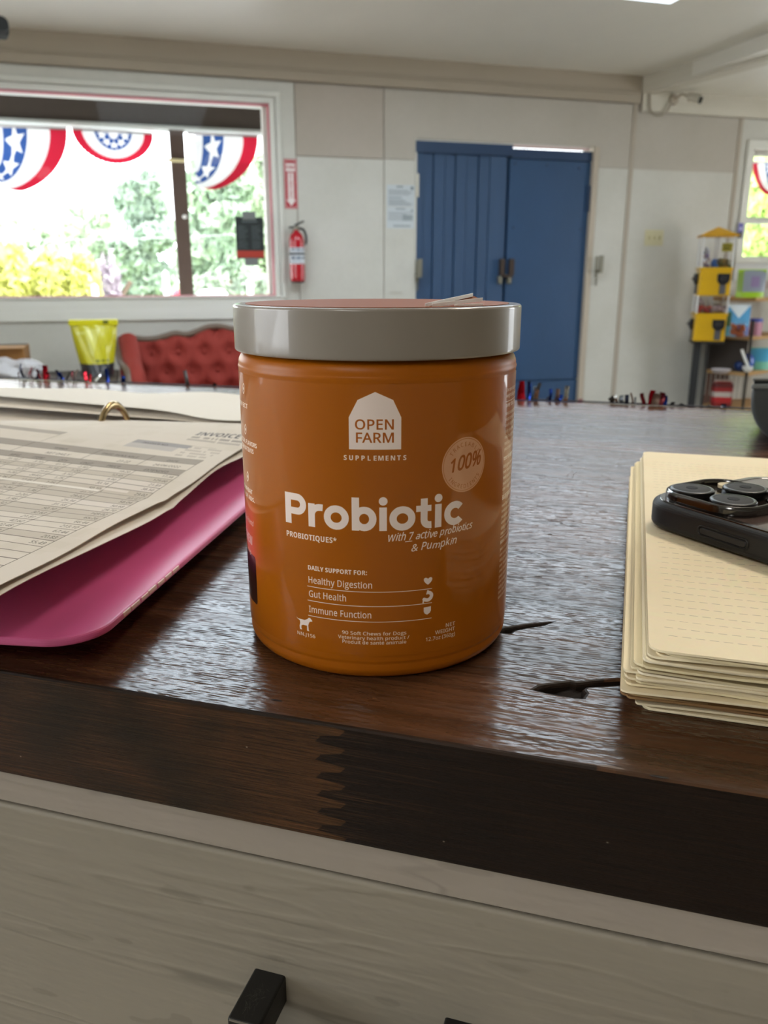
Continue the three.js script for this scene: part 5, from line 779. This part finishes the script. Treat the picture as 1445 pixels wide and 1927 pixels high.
  obj('foot_plate', box(-w * 1.1, w * 0.9, 0, 0.02, -w, w, 0.006), std('#26282b', 0.5), t);
}
// ---------------------------------------------------------------- corner shelf unit with pet goods
const SHOFF = 0.46, SHC = P(1397, 768, SHOFF), SHA = rad(40), SHO = room(SHC.s, 0, SHOFF);
// local axes: x along the front edge (to the right and away), z towards the viewer; the near left post stands at the origin
const shelfX = (px) => { const d = look(px, 640), ax = new V3(Math.cos(SHA), 0, -Math.sin(SHA)), A = SHO.x - 0, B = SHO.z; // meet the vertical plane of the front edge
  const n = new V3(Math.sin(SHA), 0, Math.cos(SHA)), t = SHO.clone().sub(EYE).setY(0).dot(n) / new V3(d.x, 0, d.z).dot(n), p = EYE.clone().addScaledVector(d, t); return p.sub(SHO).dot(ax); };
const shelfH = (py) => P(1386, py, SHOFF).h;
const BOARD = [770, 702, 634, 560].map(shelfH);
{
  const t = thing('shelf_unit', 'wooden shelf unit with dark metal posts below the right window', 'shelf', SHO, SHA);
  const wood = std('#b58d5e', 0.6, { map: perM(woodMap, 0.8, 0.4) }), pine = paint('#c79f6c', 0.6), post = std('#38322d', 0.5, { metalness: 0.5 }), LX = 0.62, DZ = -0.34;
  BOARD.forEach((y, i) => obj('shelf_board', box(0, LX, y - 0.03, y, DZ, 0, 0.004), pine, t));
  for (const [x, z] of [[0, 0], [0, DZ], [LX, 0], [LX, DZ]]) obj('post', box(x - 0.008, x + 0.008, 0, z && x ? BOARD[3] + 0.02 : x ? BOARD[3] : BOARD[2] + (z ? -0.03 : 0.12), z - 0.008, z + 0.008, 0.002), post, t);
  for (let i = 0; i < 9; i++) obj('side_wire', bar([-0.004, 0.25, DZ * (i + 0.5) / 9], [-0.004, BOARD[1] - 0.03, DZ * (i + 0.5) / 9], 0.004, 6), std('#aaa59a', 0.4, { metalness: 0.4 }), t);
  obj('side_panel', box(-0.002, 0.004, BOARD[1], BOARD[2] - 0.03, DZ, -0.02), std('#38302a', 0.8), t);
  obj('back_panel', box(0, LX, BOARD[1], BOARD[2] - 0.03, DZ - 0.004, DZ + 0.004), std('#40362e', 0.8), t); obj('back_panel', box(0, LX, BOARD[0], BOARD[1] - 0.03, DZ - 0.004, DZ + 0.004), std('#5d4034', 0.8), t);
}
const onShelf = (px, b, dz = -0.1) => { const x = shelfX(px); return SHO.clone().addScaledVector(new V3(Math.cos(SHA), 0, -Math.sin(SHA)), x).addScaledVector(new V3(Math.sin(SHA), 0, Math.cos(SHA)), dz).setY(BOARD[b]); };
const FACE = rad(-8);
function pouch(pos, w, h, depth, col, band, label, art) {
  const t = thing('treat_pouch', label, 'pouch', pos, FACE), map = canvas(128, 160, (c) => { c.fillStyle = col; c.fillRect(0, 0, 128, 160); art(c); });
  const mk = (f) => { const g = new THREE.PlaneGeometry(w, h, 10, 12).translate(0, h / 2, 0), p = g.attributes.position; for (let i = 0; i < p.count; i++) { const x = p.getX(i) / w + 0.5, y = p.getY(i) / h; p.setZ(i, f * (depth * Math.max(0, Math.sin(Math.PI * x)) ** 0.7 * clamp(1 - y) ** 0.6 * 0.5 + 0.0015)); } if (f < 0) g.rotateY(0); g.computeVertexNormals(); return g; };
  obj('pouch_film', [mk(1), mk(-1)], phys('#ffffff', 0.35, { map, side: THREE.DoubleSide }), t);
  obj('top_seal', box(-w / 2, w / 2, h - 0.02, h, -0.004, 0.004, 0.002), phys(band, 0.35), t);
}
function canister(pos, r, h, col, lid, label) {
  const t = thing('canister', label, 'canister', pos, FACE);
  obj('canister_body', lathe([[0, 0], [r * 0.95, 0], [r, 0.006], [r, h * 0.78], [r * 0.9, h * 0.82], [0, h * 0.82]], 28), phys('#ffffff', 0.4, { map: canvas(256, 128, (c) => { c.fillStyle = col; c.fillRect(0, 0, 256, 128); c.fillStyle = '#c0879a'; c.fillRect(0, 50, 256, 30); c.fillStyle = '#efe3e4'; for (let i = 0; i < 6; i++) c.fillRect(10 + i * 42, 20, 26, 22); }) }), t);
  obj('canister_lid', lathe([[0, h * 0.8], [r * 0.98, h * 0.8], [r * 1.02, h * 0.83], [r * 1.02, h * 0.97], [r * 0.96, h], [0, h]], 28), phys(lid, 0.35), t);
}
pouch(onShelf(1405, 3, -0.02), 0.2, 0.2, 0.06, '#8d93a0', '#9ec52c', 'green edged treat pouch on the top shelf, beside the vending machine', (c) => { c.fillStyle = '#7f9c3a'; c.fillRect(0, 0, 26, 160); c.fillStyle = '#9ec52c'; c.fillRect(0, 128, 128, 32); c.fillStyle = '#8d7a9e'; c.fillRect(60, 40, 40, 60); });
pouch(onShelf(1434, 3, -0.04), 0.3, 0.19, 0.08, '#cfcfc8', '#e4e4e2', 'pale clear treat pouch on the top shelf at the right edge', (c) => { c.fillStyle = '#a8b39a'; c.fillRect(20, 50, 40, 60); c.fillStyle = '#b8a5a2'; c.fillRect(66, 60, 40, 50); });
pouch(onShelf(1408, 2, -0.1), 0.17, 0.235, 0.05, '#5aa5d6', '#dfeaf2', 'blue and white treat pouch hanging on the second shelf', (c) => { c.fillStyle = '#e2ecf2'; c.beginPath(); c.moveTo(0, 0); c.lineTo(128, 0); c.lineTo(64, 70); c.fill(); c.fillStyle = '#3a56a8'; c.fillRect(60, 110, 68, 50); c.fillStyle = '#3e6a52'; c.fillRect(0, 40, 24, 70); });
{
  const t = thing('riser', 'small stepped wooden riser on the second shelf at the right edge', 'riser', onShelf(1438, 2, -0.16), SHA);
  for (let i = 0; i < 3; i++) obj('step_board', box(-0.06, 0.1, i * 0.036, i * 0.036 + 0.02, -0.06 - i * 0.01, 0.06 - i * 0.03, 0.003), paint('#c49a66'), t); for (const x of [-0.05, 0.09]) obj('riser_side', box(x - 0.008, x + 0.008, 0, 0.09, -0.06, 0.0, 0.002), paint('#b98f5c'), t);
}
{
  const p1 = onShelf(1427, 2, -0.2); p1.y += 0.094; canister(p1, 0.045, 0.13, '#d8bcc4', '#2e3a78', 'pink canister with navy lid on the riser, nearer the pouch');
  const p2 = onShelf(1441, 2, -0.2); p2.y += 0.094; canister(p2, 0.05, 0.13, '#d8bcc4', '#2e3a78', 'pink canister with navy lid on the riser, at the right edge');
  canister(onShelf(1424, 2, -0.02), 0.045, 0.13, '#d4b9c4', '#4a55a4', 'pink canister with blue lid standing at the front of the second shelf');
}
{ // bag of orange chews
  const t = thing('chew_bag', 'small clear bag of orange brown chews beside the vending machine', 'bag', onShelf(1393, 2, -0.03), FACE), gs = [];
  for (let i = 0; i < 40; i++) gs.push(new THREE.CapsuleGeometry(0.009, 0.02, 2, 6).rotateZ(rr(0, 3)).rotateY(rr(0, 3)).translate(rr(-0.04, 0.04), 0.014 + rr(0, 0.075), rr(-0.02, 0.02)));
  const o = obj('chews', gs, std('#9a4a1c', 0.6), t); o.userData.kind = 'stuff';
  obj('bag_film', box(-0.055, 0.055, 0, 0.12, -0.034, 0.034, 0.02), phys('#ffffff', 0.1, { transmission: 1, thickness: 0 }), t);
}
{ // blue ball toy, scoop, teal pouch, dark packs on the third shelf
  const b = thing('toy_ball', 'bright blue ball toy on the third shelf', 'ball', onShelf(1422, 1, -0.05), FACE); const g = new THREE.SphereGeometry(0.068, 36, 24).scale(0.85, 1.05, 0.85).translate(0, 0.0714, 0); obj('ball_shell', g, phys('#1558b8', 0.2, { clearcoat: 0.6 }), b); obj('ball_cap', new THREE.SphereGeometry(0.045, 24, 16).scale(0.9, 0.9, 0.9).translate(-0.055, 0.045, 0.03), phys('#0d2f66', 0.3), b);
  const s = thing('scoop', 'white plastic scoop leaning beside the blue ball toy', 'scoop', onShelf(1405, 1, -0.03), FACE); obj('scoop_handle', tube([[0.06, 0.05, 0], [0.03, 0.11, 0], [0.0, 0.175, 0]], 0.011, 16), M.white, s); obj('scoop_bowl', new THREE.SphereGeometry(0.04, 24, 12, 0, Math.PI * 2, Math.PI / 2, Math.PI / 2).scale(1, 1.1, 1).translate(0.06, 0.05, 0), M.white, s);
  pouch(onShelf(1445, 1, -0.05), 0.18, 0.17, 0.06, '#4fa6cc', '#7cc3a8', 'teal treat pouch on the third shelf at the right edge', (c) => { c.fillStyle = '#7cc3a8'; c.fillRect(0, 100, 128, 60); });
  const d = [[1350, -0.2, '#2b2622'], [1372, -0.16, '#4a3f3a']];
  const k = thing('dish', 'small white dish on the third shelf near its dark end panel', 'dish', onShelf(1392, 1, -0.12), FACE); obj('dish_shell', lathe([[0, 0], [0.05, 0], [0.075, 0.03], [0.072, 0.03], [0.048, 0.006], [0, 0.006]], 36), std('#cfc8cc', 0.3), k);
}
{
  const t = thing('feed_sack', 'red and white feed sack on the lowest shelf behind the grey tub', 'sack', onShelf(1408, 0, -0.16), FACE), map = canvas(128, 160, (c) => { c.fillStyle = '#8f2020'; c.fillRect(0, 0, 128, 160); c.fillStyle = '#b9aca4'; c.fillRect(0, 60, 128, 34); c.fillStyle = '#5a1616'; c.fillRect(0, 0, 128, 30); c.fillStyle = '#b01f22'; c.fillRect(0, 94, 128, 34); });
  obj('sack_body', new RoundedBoxGeometry(0.15, 0.2, 0.1, 5, 0.03).translate(0, 0.1, 0), phys('#ffffff', 0.5, { map }), t); obj('sack_seam', box(-0.065, 0.065, 0.195, 0.215, -0.006, 0.006, 0.003), std('#b9aca4', 0.6), t);
}
renderer.render(scene, camera);
